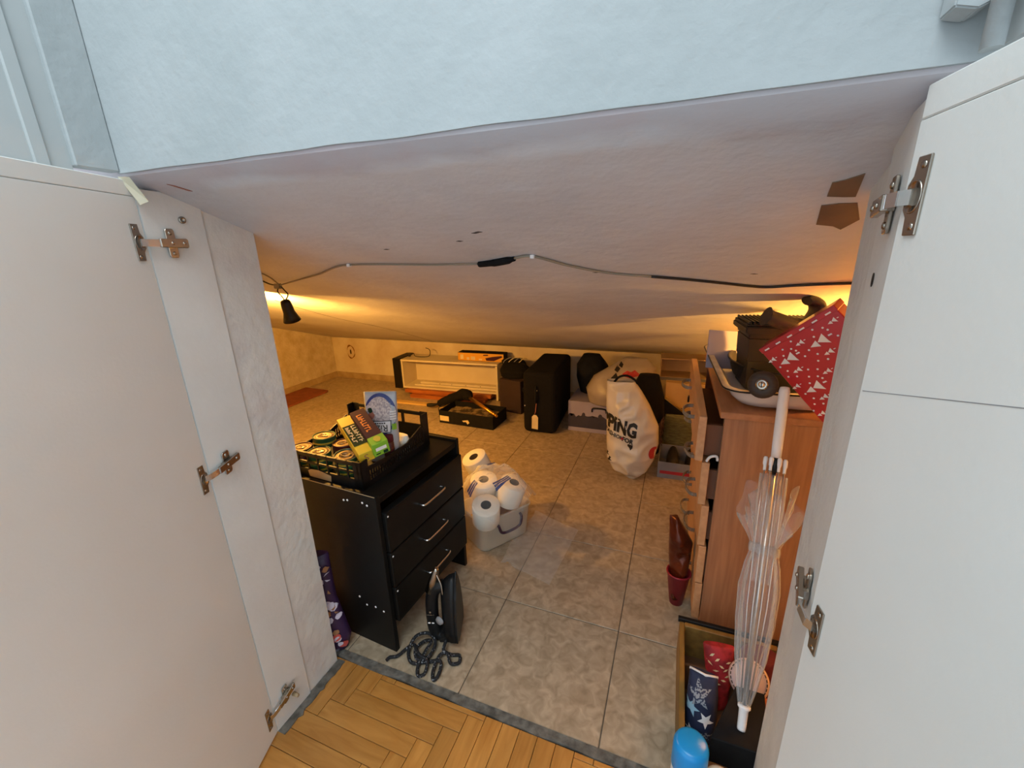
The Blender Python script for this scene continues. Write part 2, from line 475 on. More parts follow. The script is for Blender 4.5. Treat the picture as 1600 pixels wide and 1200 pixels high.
# parquet of the room
fp = thing('floor', 'room floor of oak herringbone parquet in front of the opening', 'floor', kind='structure')
link('subfloor', B(-1.6, 1.9, -1.26, -0.388, -0.06, -0.0055), 'joint', fp)
link('far_floor', B(-4.0, 4.0, -5.0, -1.26, -0.06, -0.001), 'bounce_grey', fp)  # unseen room floor, made grey so its bounce light is less warm
W_, NST = 0.0487, 6
plank_mesh = {}
RX0, RX1, RY0, RY1 = -1.1, 1.15, -1.25, -0.392
def plank(x0, x1, y0, y1, along_x):
    x0, x1, y0, y1 = max(x0, RX0), min(x1, RX1), max(y0, RY0), min(y1, RY1)
    if x1 - x0 < .006 or y1 - y0 < .006: return
    L_, w = (x1 - x0, y1 - y0) if along_x else (y1 - y0, x1 - x0)
    key = (round(L_, 4), round(w, 4))
    if key not in plank_mesh:
        o = link('plank', B(0.0007, L_ - .0007, 0.0007, w - .0007, -0.006, 0, bev=.0007), 'floorw', fp)
        plank_mesh[key] = o.data
    else:
        o = bpy.data.objects.new('plank', plank_mesh[key]); COL.objects.link(o); o.parent = fp
    if along_x: o.location = (x0, y0, -0.0005 * random.random())
    else: o.location = (x1, y0, -0.0005 * random.random()); o.rotation_euler = (0, 0, PI / 2)
PX, PY = -0.239, -0.455
for k in range(-30, 12):
    for m_ in range(-5, 6):
        ox, oy = k + m_ * NST, k - m_ * NST
        plank(PX + ox * W_, PX + (ox + NST) * W_, PY + oy * W_, PY + (oy + 1) * W_, True)
        plank(PX + (ox + NST) * W_, PX + (ox + NST + 1) * W_, PY + (oy + 1 - NST) * W_, PY + (oy + 1) * W_, False)
# cement threshold strip, uneven
bm = bmesh.new()
n = 60; top, bot = [], []
for i in range(n + 1):
    x = -0.42 + 1.14 * i / n
    top.append((x, -0.3655)); bot.append((x, -0.389 - .006 * noise.noise(V((x * 14, 0, 0))) - .010 * max(0, noise.noise(V((x * 5, 3, 0))))))
prism(bm, top + bot[::-1], FXY(-0.05), 0.0515)
link('trim_1', bm, 'cement')
tag(bpy.data.objects['trim_1'], 'rough grey cement strip between parquet and attic tiles', 'threshold', kind='structure')
bm = bmesh.new()
tp = [(-0.402, -0.40 - .22 * i / 20) for i in range(21)]
bt = [(-0.378 + .008 * noise.noise(V((i * .7, 9, 0))), -0.40 - .22 * i / 20) for i in range(21)]
prism(bm, tp + bt[::-1], FXY(-0.02), 0.0245)
o = link('trim_2', bm, 'cement'); tag(o, 'rough cement edge along the foot of the left reveal', 'threshold', kind='structure')

# walls
def wall(name, bm, m, label): return tag(link(name, bm, m), label, 'wall', kind='structure')
wall('wall_back', B(-3.0, 1.6, 2.25, 2.35, -.06, .62), 'back', 'low stained plaster wall at the back of the attic')
wall('wall_left', B(-3.0, -2.9, -0.62, 2.25, -.06, 1.45), 'rough', 'rough plaster gable wall at the left end of the attic')
wall('wall_right', B(1.5, 1.6, -0.62, 2.25, -.06, 1.45), 'rough', 'plaster wall at the right end of the attic')
bm = bmesh.new()
# left body with uneven reveal edge, right body flared, header
nz_ = 24
prism(bm, [(-3.0, -.62), (-.424, -.62), (-.424, -.512), (-.404, -.512), (-.404, -.404), (-3.0, -.404)], FXY(-.06), 1.40)
prism(bm, [(.712, -.62), (.712, -.512), (.703, -.512), (.716, -.404), (1.6, -.404), (1.6, -.62)], FXY(-.06), 1.40)
link('wall_front', bm, 'reveal'); o = bpy.data.objects['wall_front']
tag(o, 'plastered wall either side of the low attic opening', 'wall', kind='structure')
# header above the opening (continues the wall upwards), lower edge slightly uneven
bm = bmesh.new()
n = 60
pts = []
for i in range(n + 1):
    x = -0.41 + 1.14 * i / n
    pts.append((x, 1.3445 - .019 * (x + .4) + .0022 * noise.noise(V((x * 9, 1, 0)))))
pts += [(0.73, 2.3), (-0.41, 2.3)]
prism(bm, pts, lambda a, b, c=0.0: V((a, -0.632 + c, b)), 0.05)
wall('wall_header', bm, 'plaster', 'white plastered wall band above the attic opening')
# ceiling slab (sloped)
bm = bmesh.new()
xs = [-3.0, -2, -1, -.4, .0, .4, .69, 1.6]; ys = [-.628, -.56, -.5, -.44, -.404, -.2, 0, .3, .6, 1.0, 1.5, 2.0, 2.4]
g = [[bm.verts.new((x, y, ceil_z(y, x))) for x in xs] for y in ys]
gt = [[bm.verts.new((x, y, ceil_z(y, x) + .10)) for x in xs] for y in ys]
for r in range(len(ys) - 1):
    for c in range(len(xs) - 1):
        f = bm.faces.new((g[r][c], g[r + 1][c], g[r + 1][c + 1], g[r][c + 1])); f.smooth = True
        bm.faces.new((gt[r][c], gt[r][c + 1], gt[r + 1][c + 1], gt[r + 1][c]))
for r in range(len(ys) - 1):
    for c in (0, len(xs) - 1):
        bm.faces.new((g[r][c], g[r + 1][c], gt[r + 1][c], gt[r][c]))
for c in range(len(xs) - 1):
    for r in (0, len(ys) - 1):
        bm.faces.new((g[r][c], g[r][c + 1], gt[r][c + 1], gt[r][c]))
ce = tag(link('ceiling', bm, 'ceil'), 'sloping plaster ceiling of the attic coming down to the back wall', 'ceiling', kind='structure')
# paint smears and dark nicks on the ceiling
ds = V((0, 1, -0.31)).normalized()
def ceil_fr(x, y, s=-0.31):
    return frame((x, y, ceil_z(y, x)), (0, 1, s), (1, 0, 0))     # normal points down
def cpoly(name, pts, m, parent, t=.0008):
    bm = bmesh.new()
    n = len(pts)
    a = [bm.verts.new((x, y, ceil_z(y, x) - .0003)) for x, y in pts]; b = [bm.verts.new((x, y, ceil_z(y, x) - .0003 - t)) for x, y in pts]
    bm.faces.new(a); bm.faces.new(b)
    for i in range(n): bm.faces.new((a[i], a[(i + 1) % n], b[(i + 1) % n], b[i]))
    return link(name, bm, m, parent)
MW['redsm'] = M('red_smear', 'A0604C', 0.8)
cpoly('paint_smear', [(-.345, -.598), (-.335, -.592), (-.322, -.572), (-.329, -.574)], 'redsm', ce)
for x, y in ((.116, -.339), (.126, -.343), (.06, -.30), (-.15, -.27), (.3, -.05), (.65, -.02)):
    cpoly('nick', [(x - .008, y), (x, y - .002), (x + .008, y + .001), (x, y + .003)], 'ink', ce, .0005)
def crack(pts, w, m='ink'):
    out = []
    P = smooth_path([(x, y, 0) for x, y in pts], 5)
    L_, R_ = [], []
    for i, p in enumerate(P):
        d = (P[min(i + 1, len(P) - 1)] - P[max(i - 1, 0)]).normalized(); n_ = V((-d.y, d.x, 0))
        k = w * (.4 + abs(noise.noise(p * 9)))
        L_.append((p.x + n_.x * k, p.y + n_.y * k)); R_.append((p.x - n_.x * k, p.y - n_.y * k))
    cpoly('crack', L_ + R_[::-1], m, ce, .0004)
crack([(-1.29, .343), (-1.356, .503), (-1.44, .89), (-1.41, 1.17), (-1.45, 1.54), (-1.6, 2.2)], .0040, 'hole')
# baseboards
tag(link('baseboard_left', B(-2.9, -2.888, -.40, 2.25, 0, .062, bev=.002), 'skirt'), 'tiled skirting along the left attic wall', 'baseboard', kind='structure')
tag(link('baseboard_back', B(-2.888, 1.5, 2.238, 2.25, 0, .062, bev=.002), 'skirt'), 'tiled skirting along the back attic wall', 'baseboard', kind='structure')
# stain with hole on the back wall
wb = bpy.data.objects['wall_back']
fr = frame((-2.669, 2.25, .287), (1, 0, 0), (0, 0, 1))
def blob(r, ry, n=18, j=.25, seed=0): return [((r * (1 + j * noise.noise(V((math.cos(2*PI*i/n)*1.5+seed, math.sin(2*PI*i/n)*1.5, 0))))) * math.cos(2*PI*i/n), (ry * (1 + j * noise.noise(V((math.cos(2*PI*i/n)*1.5, seed, 2)))))*math.sin(2*PI*i/n)) for i in range(n)]
flat('damp_ring', [blob(.052, .075, seed=1)], fr, 'spot', wb, .0006)
flat('pale_patch', [blob(.042, .062, seed=2)], fr, 'back', wb, .0010)
flat('wall_hole', [blob(.011, .026, seed=3)], fr, 'socket', wb, .0014)

# stiles (vertical boards carrying the hinges)
o = link('trim_3', B(-.424, -.4, -.62, -.512, 0.0, 1.322, bev=.001), 'paint2'); tag(o, 'white upright board on the left side of the opening carrying the hinges', 'board', kind='structure')
sl = o
bm = bmesh.new(); lathe(bm, [(0, 0), (.0065, 0), (.0065, .003), (.003, .004), (.003, .001), (0, .001)], 14, axis_matrix((-.4, -.553, 1.275), (1, 0, 0)))
link('screw_cap', bm, 'chrome', sl)
bm = bmesh.new(); lathe(bm, [(0, 0), (.006, 0), (.0045, .018), (0, .018)], 12, axis_matrix((-.4, -.560, .062), (1, 0, 0)))
link('shelf_pin', bm, 'skirt', sl)
bm = bmesh.new(); prism(bm, [(.676, -.62), (.696, -.512), (.712, -.512), (.712, -.62)], FXY(0), 1.305)
o = link('trim_4', bm, 'paint2'); tag(o, 'white upright board on the right side of the opening carrying the hinges', 'board', kind='structure'); sr = o
nR = V((-.983, .182, 0))
bm = bmesh.new(); lathe(bm, [(0, 0), (.006, 0), (.006, .0008), (0, .0008)], 12, axis_matrix(V((.688, -.555, 1.155)) + nR * .0002, nR), sx=.7, sy=1.2)
link('screw_hole', bm, 'socket', sr)

# partitions above the doors
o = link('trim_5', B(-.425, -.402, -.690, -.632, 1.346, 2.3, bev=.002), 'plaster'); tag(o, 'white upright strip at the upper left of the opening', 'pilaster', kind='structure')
bm = bmesh.new(); box(bm, -.46, -.412, -2.0, -.690, 1.34, 2.3)
o = link('trim_6', bm, 'upper'); tag(o, 'grey creased lining of the recess above the left door', 'partition', kind='structure')
link('batten', B(-.414, -.408, -.735, -.716, 1.34, 2.3, bev=.002), 'upper', o)
bm = bmesh.new(); box(bm, .708, .74, -2.0, -.6325, 1.33, 2.3)
o = link('trim_7', bm, 'upper'); tag(o, 'white side panel above the right door', 'partition', kind='structure')
# white pipe and bracket at upper right
bm = bmesh.new(); tube(bm, [(.692, -.660, 1.322), (.692, -.660, 1.5), (.692, -.660, 2.3)], .0065, 14)
o = link('pipe', bm, 'plaster'); tag(o, 'white painted pipe rising in the corner above the right door', 'pipe')
br = thing('corner_bracket', 'white wedge bracket with a screw recess on the wall at upper right', 'bracket', (.678, -.634, 1.350))
bm = bmesh.new()
prism(bm, [(-.011, .004), (.003, .0), (.010, .003), (.013, .014), (.013, .19), (-.008, .19)], lambda a, b, c=0.0: V((a, -c, b)), .022)
bmesh.ops.bevel(bm, geom=bm.edges[:], offset=.0012, segments=2, affect='EDGES')
link('wedge', bm, 'plaster', br)
bm = bmesh.new(); lathe(bm, [(0, .0), (.0016, .0), (.0022, .0008), (.0028, .0008), (.0028, 0)], 14, axis_matrix((.002, -.0222, .012), (0, -1, 0)))
link('screw', bm, 'blackp', br)

# ------------------------------------------------------------------ doors
def hinge(door, z, along, open_flip, stile_dir, body_n, door_n, tilt=0.0):
    """Concealed cup hinge. Door frame: local x runs along the door from the hinge edge, local y = face normal (towards camera)."""
    h = bpy.data.objects.new('hinge', None); COL.objects.link(h); h.parent = door; h.location = (0, 0, z)
    # cup plate on the door face
    bm = bmesh.new()
    pl = [(.012, -.031), (.027, -.031), (.027, .031), (.012, .031), (.012, .016), (.006, .010), (.006, -.010), (.012, -.016)]
    prism(bm, pl, lambda a, b, c=0.0: V((a, c * door_n, b)), .0022)
    bmesh.ops.bevel(bm, geom=bm.edges[:], offset=.0006, segments=1, affect='EDGES')
    for s in (-1, 1):
        lathe(bm, [(0, .0034), (.0028, .0030), (.0034, .002), (.0034, 0)], 10, axis_matrix((.0205, 0, s * .024), (0, door_n, 0)))
    lathe(bm, [(.0, .0024), (.012, .0024), (.0125, .003), (.0135, .0026), (.0135, 0)], 20, axis_matrix((.016, 0, 0), (0, door_n, 0)), sx=.7)
    link('cup_plate', bm, 'chrome', h)
    # arm and base on the stile, given in the door's frame by stile_dir (unit vec) and normal body_n
    u, nn = V(stile_dir), V(body_n)
    o0 = V((0, 0, 0))
    fr = lambda a, b, c=0.0: o0 + u * a + V((0, 0, 1)) * (b + tilt * a) + nn * c
    bm = bmesh.new()
    prism(bm, [(.016, -.0075), (.062, -.0085), (.064, -.006), (.064, .006), (.062, .0085), (.016, .0075)], lambda a, b, c=0.0: fr(a, b, .006 + c), .007)
    bmesh.ops.bevel(bm, geom=bm.edges[:], offset=.001, segments=1, affect='EDGES')
    prism(bm, rect(.028, .052, -.006, .006), lambda a, b, c=0.0: fr(a, b, 0.0 + c), .007)
    for a in (.036, .056): lathe(bm, [(0, .0022), (.0024, .0018), (.0032, .0004), (.0032, 0)], 10, axis_matrix(fr(a, 0, .0128), nn))
    link('arm', bm, 'chrome', h)
    bm = bmesh.new()
    pts = [fr(.024, 0, .0095), fr(.010, 0, .010), V((.006, .007 * door_n, 0)), V((.013, .003 * door_n, 0))]
    for p, q in zip(pts, pts[1:]):
        d = (q - p); M4 = axis_matrix(p, d, V((0, 0, 1)))
        box(bm, -.0062, .0062, -.0012, .0012, -.001, d.length + .001, M4=M4)
    link('knuckle', bm, 'steel', h)
    bm = bmesh.new()
    prism(bm, [(.034, -.026), (.046, -.026), (.048, -.022), (.048, .022), (.046, .026), (.034, .026), (.032, .022), (.032, -.022)], fr, .0035)
    bmesh.ops.bevel(bm, geom=bm.edges[:], offset=.0008, segments=1, affect='EDGES')
    for s in (-1, 1): lathe(bm, [(0, .0022), (.0028, .0016), (.0036, .0004), (.0036, 0)], 10, axis_matrix(fr(.040, s * .018, .0034), nn))
    link('mounting_plate', bm, 'chrome', h)
    return h

def door(name, label, hx, hy, ang, width, top, n_sign, stile_vec, stile_n, hz):
    d = thing(name, label, 'door', (hx, hy, 0), ang, kind='structure')
    T_ = .018
    y0, y1 = (-T_, 0) if n_sign > 0 else (0, T_)
    link('panel', B(0, width, y0, y1, .008, top - .026, bev=.0008), 'paint', d)
    link('top_rail', B(0.0, width, y0, y1 , top - .0254, top, bev=.0012), 'paint', d)
    Ri = Matrix.Rotation(-ang, 3, 'Z')
    for z, tl in hz: hinge(d, z, None, None, Ri @ V(stile_vec), Ri @ V(stile_n), n_sign, tl)
    return d
# left door opens 109 degrees from closed; its inner face looks to +x
dl = door('door_1', 'white left cupboard door swung open, with three steel hinges', -.398, -.623, math.radians(-70.5), .54, 1.334, 1,
          (0, 1, 0), (1, 0, 0), [(1.232, 0.0), (.765, .3), (.075, .4)])
dr = door('door_2', 'white right cupboard door swung open, with two steel hinges', .674, -.623, math.radians(-80.0), .54, 1.314, -1,
          (.182, .983, 0), (-.983, .182, 0), [(1.228, -.05), (.765, .25)])
# pencil line on the right door, sloping slightly
bm = bmesh.new(); prism(bm, [(0.004, 1.052), (0.50, 1.175), (0.50, 1.1757), (0.004, 1.0527)], lambda a, b, c=0.0: V((a, -c, b)), .0002)
link('scratch_line', bm, 'grey', dr)
# masking tape tab at the top corner of the left door
bm = bmesh.new()
q = [(-.402, -.640, 1.337), (-.386, -.632, 1.336), (-.386, -.612, 1.300), (-.394, -.622, 1.294)]
tk = V((.0012, -.0004, .0003))
a = [bm.verts.new(V(p) + V((0.004, 0, 0))) for p in q]; b = [bm.verts.new(V(p) + V((0.004, 0, 0)) + tk * 1.6) for p in q]
bm.faces.new(a); bm.faces.new(b)
for i in range(4): bm.faces.new((a[i], a[(i + 1) % 4], b[(i + 1) % 4], b[i]))
tag(link('masking_tape', bm, 'masking'), 'tab of cream masking tape folded over the left door top corner', 'tape')
# brown tape on the ceiling
t1 = cpoly('parcel_tape', [(.664, -.441), (.676, -.446), (.691, -.459), (.705, -.392), (.690, -.394), (.671, -.399)], 'tape', None)
tag(t1, 'brown tape patch on the ceiling, the front one near the right reveal', 'tape', 'brown tape on the ceiling')
t2 = cpoly('parcel_tape', [(.673, -.371), (.692, -.374), (.714, -.372), (.738, -.312), (.727, -.274), (.712, -.290), (.687, -.300)], 'tape', None)
tag(t2, 'ragged brown tape patch on the ceiling, the one further into the attic', 'tape', 'brown tape on the ceiling')

# ------------------------------------------------------------------ lamp and cable
LP = V((-.803, -.016, 1.062))
lamp = thing('hanging_lamp', 'small black bell shaped lamp hanging from two ceiling hooks at left', 'lamp', LP)
ax = V((-.10, .30, -1)).normalized()
bm = bmesh.new()
lathe(bm, [(.006, -.004), (.015, -.002), (.017, .004), (.0185, .018), (.0195, .040), (.024, .056), (.0305, .074),
           (.0290, .074), (.0225, .056), (.0175, .040), (.016, .018), (.0, .014)], 28, axis_matrix((0, 0, 0), ax))
link('lamp_shade', bm, 'blackp', lamp)
bm = bmesh.new(); lathe(bm, [(.008, .016), (.010, .030), (.015, .046), (.013, .056), (.007, .0605), (0, .062)], 18, axis_matrix((0, 0, 0), ax))
MW['bulb'].node_tree.nodes['Principled BSDF'].inputs['Emission Color'].default_value = srgb('FFD08A')
MW['bulb'].node_tree.nodes['Principled BSDF'].inputs['Emission Strength'].default_value = 6
link('bulb', bm, 'bulb', lamp)
jn = V((-.812, -.018, 1.118)) - LP
bm = bmesh.new()
tube(bm, smooth_path([jn, jn + V((-.016, .0, -.02)), (-.012, 0, .018), (0, 0, .002)]), .0022, 6)
tube(bm, smooth_path([jn, jn + V((.014, .004, -.018)), (.016, .003, .022), (0, 0, .002)]), .0022, 6)
link('cord_loop', bm, 'cablek', lamp)
h1 = V((-.75, -.13, ceil_z(-.13))) - LP; h2 = V((-.90, -.02, ceil_z(-.02))) - LP
h1 = V((-.76, -.14, ceil_z(-.14) - .004)) - LP
for hp, nm in ((h1, 'hook'), (h2, 'hook')):
    bm = bmesh.new(); lathe(bm, [(0, .004), (.007, .004), (.008, -.004), (.004, -.010), (0, -.011)], 12, Matrix.Translation(hp)); link(nm, bm, 'blackp', lamp)
bm = bmesh.new(); tube(bm, smooth_path([h1, (h1 + jn) / 2 + V((.006, 0, .004)), jn]), .0024, 6); link('wire', bm, 'cable', lamp)
bm = bmesh.new(); tube(bm, smooth_path([h2, (h2 + jn) / 2 + V((0, 0, -.006)), jn]), .0026, 6); link('wire', bm, 'cablek', lamp)
bm = bmesh.new(); box(bm, -.026, .006, -.006, .006, -.012, .006, bev=.003, M4=Matrix.Translation(jn)); link('connector_block', bm, 'clearh', lamp)
WARM = (1.0, 0.47, 0.085)
ld = bpy.data.lights.new('lamp_light', 'AREA'); ld.shape = 'DISK'; ld.size = .05; ld.energy = 12; ld.color = WARM
lo = bpy.data.objects.new('lamp_light', ld); COL.objects.link(lo); lo.parent = lamp; lo.location = ax * .0745
lo.rotation_euler = ax.to_track_quat('-Z', 'Y').to_euler()
# the other head of this lamp, hidden behind the left reveal and turned to the back of the attic
l3 = bpy.data.lights.new('left_lamp_light', 'AREA'); l3.shape = 'DISK'; l3.size = .06; l3.energy = 36; l3.color = WARM
l3o = bpy.data.objects.new('left_lamp_light', l3); COL.objects.link(l3o); l3o.location = (-1.18, .10, 1.0)
l3o.rotation_euler = V((-.62, .78, .0)).to_track_quat('-Z', 'Y').to_euler()
# second lamp of the string, hidden behind the right reveal
l2 = bpy.data.lights.new('right_lamp_light', 'AREA'); l2.shape = 'DISK'; l2.size = .06; l2.energy = 44; l2.color = WARM
l2o = bpy.data.objects.new('right_lamp_light', l2); COL.objects.link(l2o); l2o.location = (1.30, .12, .92)
l2o.rotation_euler = V((-.10, 1, .0)).to_track_quat('-Z', 'Y').to_euler()

cb = thing('electrical_cable', 'thin electrical cable running across the sloping ceiling with white clips', 'cable')
def cpt(x, y, d=.004): return V((x, y, ceil_z(y) - d))
pA = [LP + jn, cpt(-.70, -.035, .006), cpt(-.55, -.09), cpt(-.42, -.155), cpt(-.355, -.172), cpt(-.25, -.170), cpt(-.1, -.155), cpt(.029, -.154)]
bm = bmesh.new(); tube(bm, smooth_path(pA), .0026, 6); link('cable_left', bm, 'cable', cb)
bm = bmesh.new(); tube(bm, smooth_path([cpt(.029, -.154, .005), cpt(.08, -.170, .007), cpt(.14, -.189, .005)]), [.002] * 1 + [.0075] * 5 + [.009] * 5 + [.006] * 1 + [.0055], 8); link('tape_sleeve', bm, 'blacks', cb)
bm = bmesh.new(); tube(bm, smooth_path([cpt(.14, -.189), cpt(.187, -.199), cpt(.25, -.125), cpt(.332, -.058), cpt(.43, -.02)]), .0032, 6); link('cable_middle', bm, 'cable', cb)
bm = bmesh.new(); tube(bm, smooth_path([cpt(.43, -.02), cpt(.522, .014), cpt(.60, .05), cpt(.66, .078), cpt(.70, .087), cpt(.76, .07), cpt(.852, .054), cpt(1.0, .05)]), .0036, 6); link('cable_right', bm, 'cablek', cb)
for x, y in ((-.355, -.172), (.187, -.199)):
    bm = bmesh.new(); box(bm, -.005, .005, -.006, .006, -.009, 0, bev=.0015, M4=Matrix.Translation((x, y, ceil_z(y)))); link('clip', bm, 'white', cb)

# ================================================================== NIGHTSTAND (black chest) AND WHAT STANDS ON IT
NS = thing('nightstand', 'black three drawer chest with slim silver handles behind the left reveal', 'chest', (-.246, -.316, 0), math.radians(-3.6))
# local: x from 0 (front) to -.42 (back), y from 0 (near end) to .435 (far end)
NW, ND, NH = .435, .42, .558
for y0 in (0, NW - .016):
    link('side_panel', B(-ND, 0, y0, y0 + .016, 0, NH, bev=.001), 'black', NS)
link('top', B(-ND, -.004, .0165, NW - .0165, NH - .030, NH - .012, bev=.001), 'black', NS)
link('back_panel', B(-ND, -ND + .008, .0165, NW - .0165, .09, NH - .032), 'black', NS)
for k, (z0, z1) in enumerate(((.364, .497), (.238, .360), (.108, .234))):
    dz = .0
    d = link('drawer', B(-.014, .012, .0185, NW - .006, z0, z1, bev=.004, seg=2), 'black', NS)
    yc = .225
    bm = bmesh.new()
    zc = (z0 + z1) / 2 + .012
    tube(bm, smooth_path([(.011, yc - .058, zc), (.026, yc - .060, zc), (.034, yc - .050, zc), (.035, yc, zc), (.034, yc + .050, zc), (.026, yc + .060, zc), (.011, yc + .058, zc)], 4), .0036, 8)
    link('handle', bm, 'steel', d)
    bm = bmesh.new(); lathe(bm, [(0, .0015), (.0028, .001), (.0028, 0)], 8, axis_matrix((.0125, .026, z1 - .012), (1, 0, 0))); link('screw', bm, 'white', d)
for x, z in ((-.035, .525), (-.052, .530), (-.11, .525), (-.125, .522), (-.062, .155), (-.098, .150), (-.125, .172), (-.030, .150)):
    bm = bmesh.new(); lathe(bm, [(0, .0014), (.0032, .0010), (.0036, 0)], 10, axis_matrix((x, 0, z), (0, -1, 0))); link('screw_cap', bm, 'white', NS)
link('worn_edge', B(-.34, -.003, -.0006, .0012, NH - .0010, NH + .0007), 'skirt', NS)

# open plastic crate
ZT = NH - .012
CR = thing('plastic_crate', 'black slatted plastic crate of cans and packets on the nightstand', 'crate', (-.487, -.276, ZT + .001), math.radians(-2))
CX, CY = .172, .340     # half length in x, depth in y (y from 0 to CY)
bm = bmesh.new()
box(bm, -CX, CX, 0, CY, 0, .006)
# corner posts, with taller far posts
for sx in (-1, 1):
    xo = sx * CX
    for y0, y1, h in ((0, .03, .090), (CY - .030, CY, .125)):
        box(bm, min(xo, xo - sx * .004), max(xo, xo - sx * .004), y0, y1, .004, h)
        yy = (y0, y0 + .004) if y0 == 0 else (CY - .004, CY)
        box(bm, min(xo - sx * .03, xo), max(xo - sx * .03, xo), yy[0], yy[1], .004, h)
link('base', bm, 'blackp', CR)
def slat_wall(u0, u1, fr_, z0, z1, n, hbar):
    bm = bmesh.new()
    prism(bm, rect(u0, u1, z1 - hbar, z1), fr_, .005)
    prism(bm, rect(u0, u1, z0, z0 + .012), fr_, .005)
    return bm
for sx in (-1, 1):
    fr_ = lambda a, b, c=0.0, s=sx: V((s * (CX - .004) + s * c * .8, a, b))
    bm = bmesh.new()
    # side: lower solid band with a sloped top rail, thin slots in between
    prism(bm, [(.0, .004), (CY, .004), (CY, .020), (0, .020)], fr_, .005)
    prism(bm, [(.02, .052), (.10, .044), (.22, .046), (.30, .075), (.30, .088), (.215, .060), (.10, .058), (.02, .066)], fr_, .005)
    for i in range(28):
        y = .03 + i * .0105
        top = .050 + (max(0, y - .22) * .33)
        prism(bm, rect(y, y + .0055, .018, top), fr_, .004)
    prism(bm, rect(.03, .315, .031, .0355), fr_, .004)
    link('side_wall', bm, 'blackp', CR)
for y0, hh, nm in ((0.0, .088, 'end_wall'), (CY - .005, .122, 'end_wall')):
    fr_ = lambda a, b, c=0.0, y=y0: V((a, y + c, b))
    bm = bmesh.new()
    prism(bm, rect(-CX + .002, CX - .002, .004, .034), fr_, .005)
    prism(bm, rect(-CX + .002, CX - .002, hh - .012, hh), fr_, .006)
    if y0 == 0.0:
        prism(bm, rect(-CX, CX, .052, .059), fr_, .004)
        for i in range(9):
            x = -CX + .012 + i * .0395
            prism(bm, rect(x, x + .005, .03, hh), fr_, .004)
    else:
        prism(bm, rect(-CX, CX, .034, .075), fr_, .004)
        for x in (-CX + .004, -.07, -.005, .06, CX - .030): prism(bm, rect(x, x + .010, .06, hh), fr_, .005)
    w_ = link(nm, bm, 'blackp', CR)
    if y0 == 0.0:
        flat('torn_label', [[(-.06, .008), (.028, .006), (.030, .026), (.01, .030), (-.02, .036), (-.05, .034), (-.065, .028)]], frame((0.02, 0, 0), (1, 0, 0), (0, 0, 1)), 'skirt', w_, .0006)

# cans
def make_can(label, loc, rot, side, h=.043):
    r = .0365
    t = thing('tin_can', label, 'can', loc, 0, 'tins in the plastic crate', rot=rot)
    bm = bmesh.new(); lathe(bm, [(0, 0), (r - .002, 0), (r, .002), (r - .001, .004), (r - .001, h - .004), (r, h - .002), (r - .0006, h), (r - .003, h), (r - .003, h - .003), (r - .005, h - .003)], 32); link('body', bm, side, t)
    bm = bmesh.new(); lathe(bm, [(0, h - .0026), (r * .5, h - .0026), (r * .52, h - .0018), (r * .74, h - .0018), (r * .76, h - .0028), (r - .0042, h - .0028)], 32); l = link('lid', bm, 'lid', t)
    bm = bmesh.new(); tube(bm, [(.006 + .013 * math.cos(a) - .008, .0075 * math.sin(a), h - .0005) for a in [2 * PI * i / 14 for i in range(14)]], .0013, 6, closed=True)
    box(bm, .008, .016, -.003, .003, h - .0022, h + .0006); link('pull_ring', bm, 'chrome', l)
    bm = bmesh.new(); lathe(bm, [(r - .0006, .012), (r - .0006, .018)], 32); link('band', bm, 'yelband' if side == 'canside' else 'lid', t)
    return t
zc0 = ZT + .0085
HC = .033
cans = [
 ('low maroon tin at the left edge of the crate, half hidden by the reveal', (-.604, -.228), .035, 'canred', (.03, 0, 0)),
 ('green tin in the middle front of the crate behind its torn label', (-.524, -.231), .034, 'canside', (.06, .03, .4)),
 ('maroon sided tin next to the yellow packet in the crate', (-.490, -.158), .036, 'canred', (0, .03, 1.2)),
 ('green tin at the near right corner of the crate, beside the yellow packet end', (-.424, -.221), .034, 'canside', (.12, .06, .5)),
 ('topmost tin lying on the other tins in the crate', (-.566, -.164), .054, 'canside', (-.03, .03, -.2))]
for lb, p, dz, sd, rt in cans:
    make_can(lb, (p[0], p[1], zc0 + dz), rt, sd, HC)
for k, (x, y, lb) in enumerate(((-.604, -.228, 'tin under the leftmost tin of the crate'), (-.526, -.230, 'tin under the middle front tin of the crate'), (-.490, -.156, 'tin under the maroon tin beside the yellow packet'), (-.425, -.221, 'tin under the near right tin of the crate'))):
    make_can(lb, (x, y, zc0), (0, 0, .3 * k), 'canside', HC)

# long food boxes leaning in the crate
def food_box(name, label, near, far, up, w, h, mats):
    near, far = V(near), V(far); d = far - near; L_ = d.length
    M4 = axis_matrix(near, d, None)
    z = d.normalized(); y = V(up); y = (y - z * y.dot(z)).normalized(); x = y.cross(z)
    rot = Matrix((x, y, z)).transposed().to_euler()
    t = thing(name, label, 'food box', near, rot=rot)
    link('carton', B(-w / 2, w / 2, -h / 2, h / 2, 0, L_, bev=.0012), mats[0], t)
    return t, L_
fb, L_ = food_box('food_box', 'yellow food packet with dark green lettered panel leaning in the crate', (-.318, -.246, .640), (-.486, -.146, .692), (-.1, -.1, 1), .044, .036, ('yellow',))
topf = frame((0, .018, L_ / 2), (0, 0, -1), (-1, 0, 0))
flat('panel', [rect(-.060, .050, -.020, .020)], frame((0, .018, L_ / 2), (0, 0, 1), (1, 0, 0)), 'dgreen', fb, .0006)
flat('lettering', glyphs(.092, .013, 7, 3), frame((-.009, .018, L_ / 2 - .004), (0, 0, -1), (-1, 0, 0)), 'cream', fb, .0012)
flat('lettering', glyphs(.088, .011, 6, 5), frame((.009, .018, L_ / 2 - .004), (0, 0, -1), (-1, 0, 0)), 'cream', fb, .0012)
